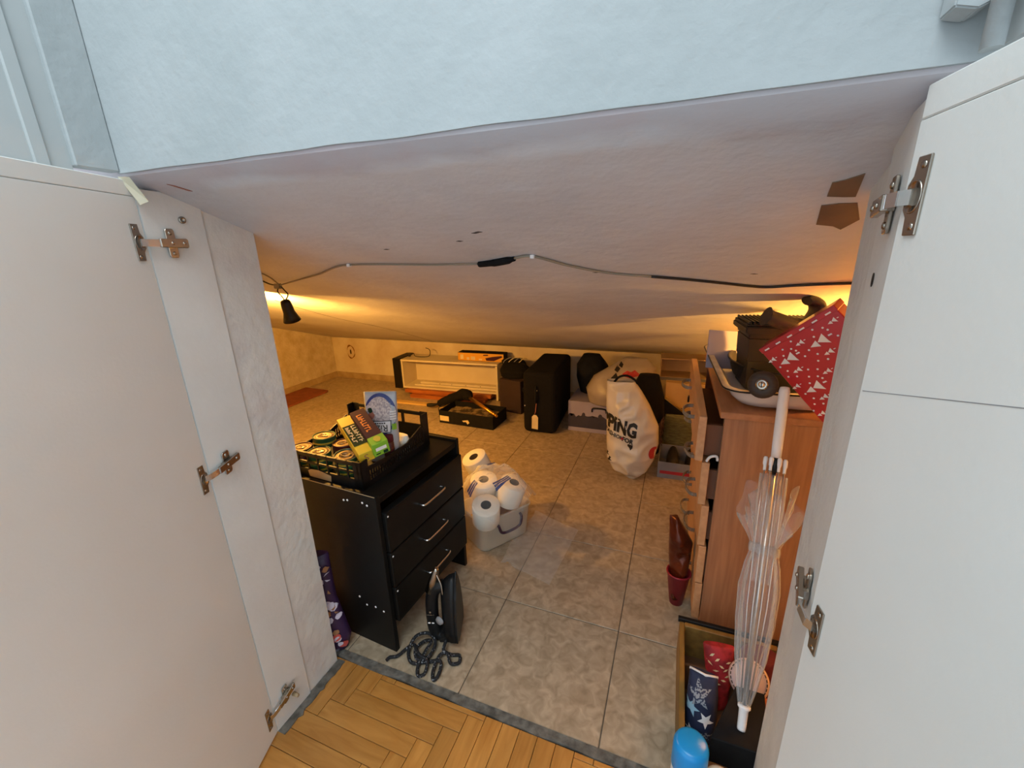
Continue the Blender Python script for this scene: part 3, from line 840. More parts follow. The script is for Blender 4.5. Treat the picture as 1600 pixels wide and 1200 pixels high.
flat('end_panel', [rect(-.021, .021, -.016, .016)], frame((0, 0, 0), (1, 0, 0), (0, 1, 0)), 'yellow', fb, -.0006)
lettering('lettering', 'S', .034, frame((.002, -.002, 0), (-1, 0, 0), (0, 1, 0)), 'redsm', fb, .0008)
fb2, L2 = food_box('food_box', 'plum food packet with orange lettering and lime green end leaning in the crate', (-.280, -.226, .664), (-.448, -.122, .708), (-.1, -.15, 1), .046, .044, ('plum',))
flat('lettering', glyphs(.105, .017, 8, 8), frame((.004, .0222, L2 / 2 + .018), (0, 0, -1), (-1, 0, 0)), 'orange', fb2, .0008)
link('end_sleeve', B(-.0238, .0238, -.0228, .0228, -.0008, .040, bev=.0012), 'green', fb2)
flat('label', [rect(-.016, .016, -.004, .008)], frame((0, 0, -.0008), (-1, 0, 0), (0, 1, 0)), 'white', fb2, .0006)
flat('mark', [rect(.004, .018, -.020, -.009), rect(-.018, -.004, -.016, -.012)], frame((0, 0, -.0008), (-1, 0, 0), (0, 1, 0)), 'dgreen', fb2, .0006)
flat('leaf_print', [blob(.014, .010, seed=4)], frame((0, .0238, .02), (0, 0, -1), (-1, 0, 0)), 'yelband', fb2, .0006)

# upside-down rice bag
RB = thing('rice_bag', 'grey rice bag standing upside down at the back of the crate, blue ring print', 'bag', (-.370, -.108, ZT + .010), math.radians(20), rot=(math.radians(-6), 0, math.radians(20)))
rb = soft('pouch', 'ricebg', RB, [-.050, -.052, -.053, -.054], [.050, .052, .053, .054], [.020, .026, .020, .002], [0, .07, .16, .232], wr=.0012, ws=30, nu=16, edge=.5)
fr = frame((0, -.10, 0), (1, 0, 0), (0, 0, 1))
project('plate_ring', poly2d([circ(0, .160, .052, 32, .068)]), fr, rb, 'ricering', RB, .0012, 2)
project('rice_print', poly2d([circ(-.002, .160, .042, 32, .057)]), fr, rb, 'rice', RB, .0022, 2)
project('garnish', poly2d([blob(.011, .012, seed=6)]), lambda a, b, c=0.0: fr(a - .026, b + .158, c), rb, 'redsm', RB, .0032, 1)
project('leaf', poly2d([blob(.008, .009, seed=8)]), lambda a, b, c=0.0: fr(a - .030, b + .174, c), rb, 'dgreen', RB, .0034, 1)
project('name_panel', poly2d([[(-.034, .100), (.034, .100), (.036, .140), (-.032, .140)]]), fr, rb, 'ink', RB, .0030, 2)
project('name_panel', poly2d([[(-.032, .102), (.032, .102), (.034, .138), (-.030, .138)]]), fr, rb, 'white', RB, .0038, 2)
bm = text2d('Riza', .032)
bm2 = bm
for v in bm2.verts: v.co = V((-v.co.x * .9 + .002, -v.co.y + .117, 0))
project('lettering', bm2, fr, rb, 'ink', RB, .0046, 0)
project('green_mark', poly2d([rect(.037, .049, .108, .128)]), fr, rb, 'green', RB, .0032, 1)
project('small_lettering', poly2d([rect(-.022 + i * .007, -.017 + i * .007, .1305, .1345) for i in range(6)]), fr, rb, 'ink', RB, .0046, 0)
for i in range(4): project('text_line', poly2d([rect(.033, .050, .142 + i * .008, .146 + i * .008)]), fr, rb, 'white', RB, .0036, 1)

# dark red jar lid and white packet
t = thing('sachet', 'white paper packet lying between the rice bag and the crate side', 'packet', (-.345, -.045, ZT + .012), math.radians(-10))
soft('paper', 'paperw', t, [-.03, -.035, -.03], [.03, .035, .032], [.012, .02, .004], [0, .04, .068], wr=.003, ws=22, nu=10)
t = thing('maroon_jar', 'small maroon jar beside the lime green packet in the crate', 'jar', (-.338, -.122, ZT + .010))
bm = bmesh.new(); lathe(bm, [(0, 0), (.016, 0), (.017, .004), (.017, .070), (.013, .078)], 20); link('jar_body', bm, 'canred', t)
bm = bmesh.new(); lathe(bm, [(.013, .078), (.0165, .078), (.0165, .096), (.015, .098), (0, .098)], 20); link('jar_lid', bm, 'wine', t)

# ------------------------------------------------------------------ purple flowered bag beside the nightstand
FBG = thing('floral_bag', 'purple paper bag printed with flowers wedged between the reveal and the nightstand', 'bag', (-.462, -.388, 0.0), math.radians(34))
fbm = soft('paper', 'purple', FBG, [-.07, -.05, -.03, -.03], [.066, .082, .056, .052], [.016, .022, .02, .010], [.004, .055, .20, .352], wr=.004, ws=16, nu=14, seed=2, ycurve=[.0, .005, .012, .02])
MW['fl1'] = M('flower_white', 'CFC6D6', .6); MW['fl2'] = M('flower_tan', '9C6E4A', .6); MW['fl3'] = M('flower_coral', 'C8534A', .6)
fr = frame((0, -.1, 0), (1, 0, 0), (0, 0, 1))
for i in range(34):
    a, b = random.uniform(-.03, .06), random.uniform(.02, .34); s = random.uniform(.007, .015); k = random.choice(('fl1', 'fl1', 'fl2', 'fl3', 'fl2'))
    project('flower', poly2d([blob(s, s * 1.1, 9, .5, i)]), lambda p, q, c=0.0, a=a, b=b: fr(p + a, q + b, c), fbm, k, FBG, .003 + .0001 * i, 0)

# ------------------------------------------------------------------ steam iron
IR = thing('steam_iron', 'black steam iron standing on its heel on the tiles in front of the nightstand', 'iron', (-.118, -.215, 0), math.radians(18))
# local: sole plate faces +x, body height z, width y
bm = bmesh.new()
prof = [(-.052, .035), (-.055, .08), (-.050, .13), (-.036, .19), (-.018, .24), (0, .268), (.018, .24), (.036, .19), (.050, .13), (.055, .08), (.052, .035)]
prism(bm, prof, lambda a, b, c=0.0: V((.040 + c, a, b)), .006)
bmesh.ops.bevel(bm, geom=bm.edges[:], offset=.002, segments=1, affect='EDGES')
link('sole_plate', bm, 'blackp', IR)
# body shell lofted between sole outline and narrow handle ridge
bm = bmesh.new(); rows = []
for sx, k, z0, z1 in ((.040, .97, .036, .262), (.022, .92, .034, .255), (.006, .72, .036, .240), (-.004, .48, .04, .225), (-.010, .2, .05, .205)):
    row = []
    for a, b in prof:
        f = (b - .035) / .233
        row.append(bm.verts.new((sx, a * k, z0 + (z1 - z0) * f)))
    rows.append(row)
n = len(prof)
for A, Bq in zip(rows, rows[1:]):
    for j in range(n):
        f = bm.faces.new((A[j], A[(j + 1) % n], Bq[(j + 1) % n], Bq[j])); f.smooth = True
bm.faces.new(rows[-1]); bm.faces.new(rows[0])
link('body', bm, 'blackp', IR)
bm = bmesh.new()
tube(bm, smooth_path([(.002, 0, .212), (-.022, 0, .205), (-.038, 0, .172), (-.043, 0, .115), (-.042, 0, .070), (-.034, 0, .030), (-.012, 0, .022), (.010, 0, .05)], 6),
     [.020] * 12 + [.0205] * 12 + [.022] * 8 + [.022] * 11, 16)
bmesh.ops.scale(bm, vec=(1, .95, 1), verts=bm.verts)
link('handle', bm, 'blackp', IR)
bm = bmesh.new(); prism(bm, [(-.030, .0), (.040, .0), (.044, .045), (-.02, .045)], lambda a, b, c=0.0: V((a, -.020 + c, b)), .040); bmesh.ops.bevel(bm, geom=bm.edges[:], offset=.006, segments=2, affect='EDGES')
link('heel', bm, 'blackp', IR)
bm = bmesh.new(); tube(bm, [(-.040, 0, .192), (-.030, 0, .230), (-.018, 0, .270), (-.015, 0, .277)], [.0190, .0150, .0090, .006], 14); link('nose_cap', bm, 'chrome', IR)
bm = bmesh.new(); tube(bm, smooth_path([(-.014, -.012, .262), (.0, -.022, .235), (.004, -.030, .205)]), .0028, 6); link('trim_strip', bm, 'chrome', IR)
hf = frame((-.043, -.0224, 0), (1, 0, 0), (0, 0, 1))
flat('logo_mark', [blob(.0035, .004, seed=3)], lambda p, q, c=0.0: hf(p, q + .128, c), 'steel', IR, .0008)
flat('lettering', [rect(-.012 + i * .0042, -.0092 + i * .0042, .116, .1195 if i % 2 else .1185) for i in range(6)], hf, 'steel', IR, .0008)
for s_ in (-1, 1): flat('indicator', [circ(s_ * .006, .086, .0045, 12, .003)], hf, 'white', IR, .0008)
bm = bmesh.new(); lathe(bm, [(0, .007), (.012, .006), (.014, 0)], 18, axis_matrix((-.012, -.030, .105), (-.5, -1, 0))); link('dial', bm, 'grey', IR)
MW['cord'] = M('braided_cord', '17171A', .8, col2='8A8A8E', nscale=170, contrast=(.62, .70), detail=1)
Rz = Matrix.Rotation(math.radians(-18), 3, 'Z')
def cw(x, y, z): return Rz @ (V((x, y, z)) - V((-.118, -.215, 0)))
path = [(-.105, -.245, .028), (-.098, -.275, .022), (-.075, -.270, .008), (-.050, -.262, .006), (-.040, -.285, .007), (-.062, -.297, .010), (-.085, -.275, .016), (-.105, -.290, .014), (-.100, -.335, .008),
        (-.085, -.358, .006), (-.078, -.340, .008), (-.092, -.305, .014), (-.135, -.318, .008), (-.175, -.335, .008), (-.205, -.310, .010), (-.208, -.265, .024), (-.175, -.240, .026), (-.140, -.255, .018),
        (-.135, -.300, .012), (-.160, -.325, .016), (-.185, -.300, .018), (-.180, -.262, .012), (-.150, -.262, .026), (-.150, -.300, .022), (-.150, -.340, .010), (-.135, -.362, .006), (-.120, -.350, .007),
        (-.130, -.320, .018), (-.165, -.312, .022), (-.200, -.285, .016), (-.218, -.296, .008), (-.232, -.330, .007), (-.252, -.342, .006), (-.256, -.354, .006)]
bm = bmesh.new(); tube(bm, smooth_path([cw(*p) for p in path], 7), .0052, 8); link('power_cord', bm, 'cord', IR)

# ------------------------------------------------------------------ storage box with toilet rolls
SB = thing('storage_box', 'clear plastic storage box with purple handle on the tiles beyond the nightstand', 'box', (-.185, .335, 0), math.radians(-33))
bm = bmesh.new()
def rrect(hx, hy, r, n=5):
    out = []
    for cx, cy, a0 in ((hx - r, hy - r, 0), (-hx + r, hy - r, PI / 2), (-hx + r, -hy + r, PI), (hx - r, -hy + r, 3 * PI / 2)):
        for i in range(n + 1): a = a0 + PI / 2 * i / n; out.append((cx + r * math.cos(a), cy + r * math.sin(a)))
    return out
def tub(bm, levels, closed_bottom=True):
    rows = []
    for hx, hy, r, z in levels: rows.append([bm.verts.new((a, b, z)) for a, b in rrect(hx, hy, r)])
    n = len(rows[0])
    for A, Bq in zip(rows, rows[1:]):
        for j in range(n):
            f = bm.faces.new((A[j], A[(j + 1) % n], Bq[(j + 1) % n], Bq[j])); f.smooth = True
    if closed_bottom: bm.faces.new(rows[0])
    return rows
rows = tub(bm, [(.080, .115, .03, .002), (.086, .121, .03, .010), (.096, .131, .03, .150), (.101, .136, .03, .152), (.101, .136, .03, .160), (.094, .129, .03, .160), (.084, .119, .03, .014), (.078, .113, .03, .008)])
bm.faces.new(rows[-1])
link('tub', bm, 'clear', SB)
bm = bmesh.new(); tube(bm, smooth_path([(.102, -.062, .135), (.118, -.058, .128), (.121, -.045, .095), (.122, .0, .088), (.121, .045, .095), (.118, .058, .128), (.102, .062, .135)], 5), .006, 8); link('handle', bm, 'handlep', SB)
MW['contents'] = M('yellowish_cloth', 'C7A74C', .9, col2='B89A58', nscale=9)
bm = bmesh.new(); tub(bm, [(.070, .100, .03, .012), (.078, .112, .03, .03), (.080, .115, .03, .09), (.05, .08, .03, .112)]); link('cloth_contents', bm, 'contents', SB)
TR = None
rolls = [('toilet roll nearest the nightstand in the pack on the clear storage box', (-.150, .178, .252), (.18, -.30, .93)),
         ('toilet roll furthest right in the pack on the clear storage box', (-.075, .300, .300), (.35, .0, .93)),
         ('toilet roll under the blue plastic twist in the middle of the pack', (-.206, .282, .300), (.10, -.22, .95)),
         ('toilet roll leaning behind the pack, beside the nightstand top drawer', (-.292, .366, .350), (-.25, -.3, .9))]
for lb, p, ax_ in rolls:
    t = thing('toilet_roll', lb, 'toilet roll', V(p) - V(ax_).normalized() * .1, 0, 'toilet rolls in the torn pack')
    t.rotation_euler = axis_matrix((0, 0, 0), ax_).to_euler()
    bm = bmesh.new(); lathe(bm, [(.021, 0), (.054, 0), (.056, .003), (.056, .097), (.054, .1), (.021, .1)], 32); link('paper', bm, 'paperw', t)
    bm = bmesh.new(); lathe(bm, [(.021, .1), (.0195, .1), (.0195, .002), (0, .002)], 24); link('core', bm, 'hole', t)
WR = thing('plastic_wrap', 'torn clear plastic wrap with blue striped print lying over the toilet rolls', 'wrap', (-.14, .25, .2))
bm = bmesh.new(); G = []
for r in range(15):
    row = []
    for c in range(15):
        u, v = c / 14 - .5, r / 14 - .5
        x, y = -.155 + u * .30, .262 + v * .26
        rr = math.hypot(u, v)
        z = .332 + .16 * (x + .14) * -.1 + (y - .25) * .22 - max(0, rr - .30) * .42 + .014 * ridge((x, y, 0), 16) + .010 * noise.noise(V((x * 40, y * 40, 0)))
        row.append(bm.verts.new((x + .14, y - .25, z - .2)))
    G.append(row)
for r in range(14):
    for c in range(14):
        f = bm.faces.new((G[r][c], G[r][c + 1], G[r + 1][c + 1], G[r + 1][c])); f.smooth = (r + c) % 3 > 0
w_ = link('film', bm, 'wrap', WR)
fr = frame((0, 0, .5), (1, 0, 0), (0, 1, 0))
ST = lambda cx, cy, a: (lambda p, q, c=0.0: fr(cx + p * math.cos(a) - q * math.sin(a), cy + p * math.sin(a) + q * math.cos(a), c))
for cx, cy, a, L_ in ((.040, -.02, 1.0, .036), (-.075, -.055, .9, .018), (-.055, .075, 1.0, .018)):
    for i in range(3):
        project('printed_stripe', poly2d([rect(-L_, L_, -.0145 + i * .0105, -.0065 + i * .0105)]), ST(cx, cy, a), w_, 'stripe', WR, .001, 2, depth=.2)
# loose plastic sheet on the floor beside the pack
bm = bmesh.new(); G = []
for r in range(13):
    row = []
    for c in range(13):
        u, v = c / 12, r / 12
        x, y = -.09 + u * .22 + .03 * v, .16 + v * .36 - .05 * u
        z = .006 + .030 * (1 - u) * max(0, ridge((x, y, 3), 9)) + .008 * abs(noise.noise(V((x * 30, y * 30, 2))))
        row.append(bm.verts.new((x, y - .3, z)))
    G.append(row)
for r in range(12):
    for c in range(12): bm.faces.new((G[r][c], G[r][c + 1], G[r + 1][c + 1], G[r + 1][c])).smooth = True
o = link('plastic_sheet', bm, 'sheet', None, (0, .3, 0)); tag(o, 'loose clear plastic sheet spread on the tiles in front of the toilet roll pack', 'plastic sheet')

# ================================================================== BACK OF THE ATTIC
o = link('floor_mat', bmesh.new(), 'mat')
bpy.data.objects.remove(o)
bm = bmesh.new(); prism(bm, [(-.155, -.26), (.155, -.29), (.160, .22), (.135, .255), (-.155, .26)], FXY(0), .014); bmesh.ops.bevel(bm, geom=bm.edges[:], offset=.003, segments=1, affect='EDGES')
o = link('floor_mat', bm, 'mat', None, (-2.725, 1.54, 0)); tag(o, 'reddish brown board lying on the tiles by the left attic wall', 'board')

# cabinet lying on its side
CB = thing('cabinet', 'cream open cabinet lying on its side by the back wall, with a black top', 'cabinet', (-1.88, 1.935, .062), math.radians(3.4))
# local x along the front, y into depth
CL, CD, CH = 1.0, .235, .268
link('top', B(-.012, .062, -.016, CD, -.002, CH + .010, bev=.002), 'black', CB)
t = .016
link('side_panel', B(.0625, CL, 0, CD, CH - t, CH, bev=.001), 'whitew', CB)
link('side_panel', B(.0625, CL, 0, CD, 0, t, bev=.001), 'whitew', CB)
link('base_panel', B(CL - .018, CL, -.004, CD, -.055, CH - .02, bev=.001), 'whitew', CB)
link('end_panel', B(.0625, .078, .003, CD - .006, t, CH - t), 'whitew', CB)
link('back_panel', B(.0785, CL - .018, CD - .006, CD, t, CH - t), 'whitew', CB)
link('runner', B(.20, CL - .02, .085, .11, t, t + .026, bev=.001), 'whitew', CB)
link('runner', B(.16, CL - .02, .045, .07, t, t + .014, bev=.001), 'whitew', CB)
for x in (.40, .52, .66, .80, .95):
    bm = bmesh.new(); lathe(bm, [(0, .001), (.004, .001), (.004, 0)], 8, axis_matrix((x, .0845, t + .016), (0, -1, 0))); link('peg_hole', bm, 'hole', CB)
# planks under it
for k, (y0, y1, x0, x1, z0) in enumerate(((1.885, 1.955, -1.70, -.97, 0), (1.93, 2.04, -1.78, -.94, .0305), (2.06, 2.16, -1.80, -.94, .0))):
    o = link('wood_plank', B(-(x1 - x0) / 2, (x1 - x0) / 2, -(y1 - y0) / 2, (y1 - y0) / 2, 0, .030, bev=.001), 'orangew', None, ((x0 + x1) / 2, (y0 + y1) / 2, z0), (0, 0, math.radians((3, 3.4, 3)[k])))
    tag(o, ('front orange brown plank under the lying cabinet', 'upper orange brown plank that the lying cabinet rests on', 'rear orange brown plank under the lying cabinet')[k], 'plank', 'planks under the cabinet')
o = link('wood_lath', B(-.45, .45, -.026, .026, 0, .014, bev=.001), 'lath', None, (-1.47, 1.735, 0), (0, 0, math.radians(1.5))); tag(o, 'pale wooden lath lying on the tiles in front of the cabinet', 'lath')
# things on top of the cabinet
ZC = .062 + .268 + .001
YB = thing('flat_box', 'long flat box with yellow printed front and dark right half on top of the cabinet', 'box', (-1.28, 2.045, ZC), math.radians(3))
link('carton', B(0, .43, 0, .10, 0, .072, bev=.0015), 'blacks', YB)
flat('front_print', [rect(.002, .428, .002, .070)], frame((0, 0, 0), (1, 0, 0), (0, 0, 1)), 'yellowbox', YB, .0006)
for a, b, w, h in ((.025, .014, .03, .040), (.085, .010, .025, .022), (.125, .010, .04, .030), (.20, .010, .03, .012)):
    flat('icon', [rect(a, a + w, b, b + h)], frame((0, 0, 0), (1, 0, 0), (0, 0, 1)), 'cream', YB, .0012)
flat('photo_print', [[(.27, .008), (.34, .008), (.42, .045), (.41, .056), (.33, .045), (.26, .030)]], frame((0, 0, 0), (1, 0, 0), (0, 0, 1)), 'plum', YB, .0012)
flat('photo_print', [[(.24, .050), (.29, .052), (.285, .062), (.245, .060)]], frame((0, 0, 0), (1, 0, 0), (0, 0, 1)), 'plum', YB, .0012)
DB = thing('bundle', 'dark bundle of straps beside the yellow printed box on the cabinet', 'straps', (-.79, 2.02, ZC), math.radians(5))
soft('cloth', 'blackf', DB, [-.05, -.06, -.03], [.16, .15, .10], [.03, .04, .01], [0, .03, .055], wr=.006, ws=25, nu=14)
for i in range(4):
    bm = bmesh.new(); tube(bm, smooth_path([(-.03 + i * .035, -.045, .004), (-.02 + i * .045, -.05, .04), (.02 + i * .04, -.02, .062), (.05 + i * .035, .02, .05)], 4), .0035, 5); link('strap', bm, ('grey', 'cream', 'grey', 'cream')[i], DB)
bm = bmesh.new(); tube(bm, smooth_path([(0, 0, .004), (.04, .01, .03), (.07, -.01, .010), (.14, 0, .004), (.20, .02, .012), (.215, .02, .05), (.205, .02, .075), (.17, .02, .085)]), .0035, 6)
lathe(bm, [(0, .0), (.012, 0), (.012, .018), (0, .02)], 10, Matrix.Translation((0, 0, 0)))
o = link('wire', bm, 'cablek', None, (-1.80, 2.06, ZC)); tag(o, 'black wire curling on the left end of the cabinet', 'wire')

# brown carton and dark cloth right of the cabinet
o = link('brown_box', B(0, .20, 0, .26, 0, .268, bev=.003), 'cardb', None, (-.785, 1.80, 0), (0, 0, math.radians(-12))); tag(o, 'dark reddish brown carton between the cabinet and the suitcase', 'box')
t = thing('dark_cloth', 'black cloth bundle heaped on the dark brown carton', 'cloth', (-.70, 1.92, .269))
soft('cloth', 'blackf', t, [-.11, -.12, -.09], [.14, .15, .10], [.09, .10, .03], [0, .05, .10], wr=.008, ws=14, nu=16, seed=5)

# open shoe box with contents, rod and folded umbrella
OB = thing('open_box', 'open black lidless box with printed paper inside, on the tiles before the cabinet', 'box', (-1.128, 1.425, 0), math.radians(-2.5))
OW, OD, OH = .455, .235, .098
bm = bmesh.new()
box(bm, 0, OW, 0, OD, 0, .003); box(bm, 0, OW, 0, .004, .003, OH); box(bm, 0, OW, OD - .004, OD, .003, OH); box(bm, 0, .004, .004, OD - .004, .003, OH); box(bm, OW - .004, OW, .004, OD - .004, .003, OH)
link('tray', bm, 'blacks', OB)
MW['news'] = M('printed_paper', '8E7A56', .8, col2='2C231A', nscale=26, contrast=(.42, .58))
bm = bmesh.new(); G = []
for r in range(9):
    G.append([bm.verts.new((.02 + (OW - .04) * c / 12, .012 + (OD - .024) * r / 8, .060 + .010 * noise.noise(V((c * .5, r * .5, 1))))) for c in range(13)])
for r in range(8):
    for c in range(12): bm.faces.new((G[r][c], G[r][c + 1], G[r + 1][c + 1], G[r + 1][c])).smooth = True
link('printed_paper', bm, 'news', OB)
flat('sticker', [rect(.006, .085, .018, .058)], frame((0, 0, 0), (1, 0, 0), (0, 0, 1)), 'cream', OB, .0006)
flat('sticker', [[(.20, .040), (.25, .050), (.262, .030), (.245, .016), (.232, .034), (.21, .030)]], frame((0, 0, 0), (1, 0, 0), (0, 0, 1)), 'cream', OB, .0006)
FU = thing('folded_umbrella', 'folded black umbrella with a brass coloured shaft lying across the open black box', 'umbrella', (-1.0, 1.66, .115))
p0, p1 = V((-1.000, 1.672, .135)), V((-.690, 1.455, .108)); o_ = V((-1.0, 1.66, .115))
bm = bmesh.new(); tube(bm, [p0 - o_, p1 - o_], .0135, 14); link('shaft', bm, 'gold', FU)
d = (p1 - p0).normalized()
bm = bmesh.new(); tube(bm, [p1 - o_, p1 - o_ + d * .012, p1 - o_ + d * .013, p1 - o_ + d * .035, p1 - o_ + d * .05], [.0135, .0135, .009, .012, .010], 14); link('end_cap', bm, 'gold', FU)
bm = bmesh.new(); rr = []
pp = smooth_path([p0 - o_ + d * .03, p0 - o_ - d * .06, p0 - o_ + V((-.16, -.005, -.03)), p0 - o_ + V((-.26, -.02, -.075))], 6)
for i in range(len(pp)): rr.append(.020 + .028 * math.sin(min(1, i / 9) * PI * .75) * (1 - .5 * max(0, i - 10) / 9) + .006 * noise.noise(V((i * .8, 0, 0))))
tube(bm, pp, rr, 14)
for v in bm.verts: v.co += V((noise.noise(v.co * 30), noise.noise(v.co * 30 + V((9, 0, 0))), noise.noise(v.co * 30 + V((0, 9, 0))))) * .007
link('folded_canopy', bm, 'blackf', FU)
bm = bmesh.new(); tube(bm, smooth_path([p0 - o_ + V((-.20, -.03, -.07)), p0 - o_ + V((-.24, -.07, -.095)), p0 - o_ + V((-.21, -.09, -.112)), p0 - o_ + V((-.17, -.07, -.10))]), .003, 5); link('wrist_strap', bm, 'cablek', FU)
bm = bmesh.new(); tube(bm, smooth_path([pp[-1], pp[-1] + V((-.06, .01, -.02)), pp[-1] + V((-.12, .0, -.026))]), [.012, .011, .010, .010, .010, .012, .014, .015, .016, .016, .016, .015, .014][:13], 8); link('handle', bm, 'blackp', FU)

# suitcase
SU = thing('suitcase', 'upright black fabric suitcase with a luggage tag, tallest thing at the back', 'suitcase', (-.452, 1.432, 0), math.radians(4))
SW, SD, SH = .235, .60, .448
link('shell', B(0, SW, 0, SD, .006, SH, bev=.035, seg=4), 'blackf', SU)
for y in (.10, .50):
    for x in (.05, SW - .05):
        bm = bmesh.new(); lathe(bm, [(0, 0), (.015, 0), (.018, .004), (.018, .008)], 12, Matrix.Translation((x, y, 0))); link('foot', bm, 'blackp', SU)
bm = bmesh.new(); tube(bm, smooth_path([(.010, .0, .30), (-.004, .05, .32), (-.006, .30, .32), (-.006, .55, .30)]), .004, 6); link('zip', bm, 'blackp', SU)
bm = bmesh.new(); tube(bm, smooth_path([(.098, .002, .345), (.098, -.018, .335), (.100, -.024, .29), (.098, -.018, .245), (.098, .002, .235)], 4), .008, 8); link('carry_handle', bm, 'blacks', SU)
for x, z in ((.100, .318), (.016, .205)):
    bm = bmesh.new(); lathe(bm, [(0, .004), (.004, .0035), (.006, 0)], 10, axis_matrix((x, .0, z), (0, -1, 0))); link('stud', bm, 'steel', SU)
bm = bmesh.new(); tube(bm, [(.100, -.005, .235), (.094, -.012, .17), (.088, -.012, .152)], .0028, 5); link('tag_string', bm, 'redsm', SU)
bm = bmesh.new(); prism(bm, [(.066, .045), (.110, .040), (.112, .128), (.100, .146), (.082, .148), (.068, .132)], lambda a, b, c=0.0: V((a, -.012 - c, b - .0)), .0012); link('luggage_tag', bm, 'cream', SU)

# skyline moving boxes
def skyline_box(label, loc, rz, w, d, h, base, hz):
    t = thing('moving_box', label, 'box', loc, rz, 'moving boxes printed with a skyline')
    link('carton', B(0, w, 0, d, 0, h, bev=.002), base, t)
    fr = frame((0, 0, 0), (1, 0, 0), (0, 0, 1))
    sk = [(0.001, .03), (w - .001, .03)]; up = []
    x = w - .001; yb = h * .52
    random.seed(int(w * 1000))
    while x > .002:
        up.append((x, yb + random.uniform(-.012, .016))); x -= random.uniform(.006, .016)
    up.append((.001, yb))
    flat('skyline_print', [sk + up], fr, 'skyd', t, .0006)
    for a in (.3, .62, .85): flat('tree_print', [blob(.014, .016, 11, .5, a * 9)], lambda p, q, c=0.0, a=a: fr(p + a * w, q + yb + .012, c), 'skyd', t, .0007)
    bm = bmesh.new(); tube(bm, smooth_path([(w * hz - .048, .001, h * .70), (w * hz - .046, -.008, h * .80), (w * hz - .03, -.010, h * .84), (w * hz + .03, -.010, h * .84), (w * hz + .046, -.008, h * .80), (w * hz + .048, .001, h * .70)], 4), .0055, 8); link('handle', bm, 'blackp', t)
    return t
skyline_box('lavender skyline printed box on the floor between the suitcase and the white carrier bag', (-.165, 1.575, 0), 0.0, .36, .30, .222, 'lav', .60)
skyline_box('skyline printed box painted lamplit yellow at the back right under the open carton', (.462, 1.60, 0), 0.0, .34, .26, .400, 'lav_lit', .56)
# open carton lying on that box, mouth to the camera
OC = thing('open_carton', 'light brown open carton lying on its side on the box painted lamplit yellow', 'carton', (.42, 1.70, .402), math.radians(2))
bm = bmesh.new(); w, d, h = .30, .17, .128
box(bm, 0, w, 0, d, 0, .006); box(bm, 0, w, 0, d, h - .006, h); box(bm, 0, .006, 0, d, .006, h - .006); box(bm, w - .006, w, 0, d, .006, h - .006); box(bm, .006, w - .006, d - .006, d, .006, h - .006)
link('shell', bm, 'card', OC)
bm = bmesh.new(); prism(bm, [(0.0, 0), (w, 0), (w + .01, -.05), (.01, -.05)], lambda a, b, c=0.0: V((a, b, .001 - b * -.1 + c)), .003); link('flap', bm, 'grey', OC)

# carrier bags
BG2 = thing('carrier_bag', 'thin crumpled carrier bag with red lips print lying on the lavender box', 'carrier bag', (.10, 1.62, .228))
b2 = soft('film', 'bag2', BG2, [-.13, -.15, -.10, .02, .10], [.22, .27, .30, .30, .24], [.10, .13, .13, .10, .02], [.0, .09, .18, .26, .315], wr=.012, ws=11, nu=26, sub=5, seed=3)
fr = frame((0, -.25, 0), (1, 0, 0), (0, 0, 1))
project('lips_print', poly2d([[(.10, .235), (.13, .258), (.155, .250), (.175, .262), (.215, .228), (.18, .222), (.15, .215), (.12, .220)]]), fr, b2, 'red', BG2, .0015, 2, depth=.4)
project('print_mark', poly2d([[(.03, .20), (.05, .19), (.075, .215), (.06, .235)], [(.045, .245), (.07, .238), (.085, .262), (.06, .275)], [(.07, .275), (.095, .268), (.10, .285), (.08, .295)]]), fr, b2, 'ink', BG2, .0018, 2, depth=.4)
BK = thing('black_bag', 'black bin bag slumped between the suitcase and the crumpled carrier bag', 'bag', (-.06, 1.76, .0))
soft('film', 'blacks', BK, [-.08, -.11, -.11, -.06], [.10, .14, .12, .06], [.09, .11, .09, .02], [.226, .33, .42, .50], wr=.010, ws=13, nu=18, seed=7)
BK.location = (-.06, 1.85, 0)
bk2 = thing('black_bag', 'black bag standing behind the white printed carrier bag', 'bag', (.375, 1.40, 0))
soft('cloth', 'blackf', bk2, [-.12, -.14, -.13, -.06], [.08, .10, .09, .05], [.06, .08, .07, .02], [0, .18, .36, .50], wr=.006, ws=10, nu=18, seed=8)
SG = thing('shopping_bag', 'white plastic carrier bag with black PPING lettering standing on the tiles', 'carrier bag', (.30, 1.04, 0))
sg = soft('film', 'bag', SG, [.010, -.075, -.108, -.115, -.118, -.122, -.125, -.125], [.052, .110, .140, .158, .152, .105, .058, .020],
          [.010, .050, .075, .085, .085, .070, .045, .016], [.0, .055, .12, .22, .32, .42, .50, .553], wr=.014, ws=15, nu=44, sub=9, seed=1, topopen=True, edge=.45)
fr = frame((0, -.3, 0), (1, 0, 0), (0, 0, 1))
def on_bag(body, size, cx, cz, ang, m, italic=0.0, sx=1.0, sub=2, bold=.03):
    bm = text2d(body, size, italic, bold=bold)
    for v in bm.verts:
        a, b = v.co.x * sx, v.co.y
        v.co = V((cx + a * math.cos(ang) - b * math.sin(ang), cz + a * math.sin(ang) + b * math.cos(ang), 0))
    project('lettering', bm, fr, sg, m, SG, .0022, sub, depth=.4)
MW['inkb'] = MW['ink']
on_bag('PPING', .100, -.038, .333, -.22, 'ink', -.22, .70, 2, .05)
on_bag('FASHION', .030, -.064, .281, -.24, 'ink', -.1, .85, 1, .03)
on_bag('FOR', .036, .008, .262, -.26, 'ink', -.1, .85, 1, .04)
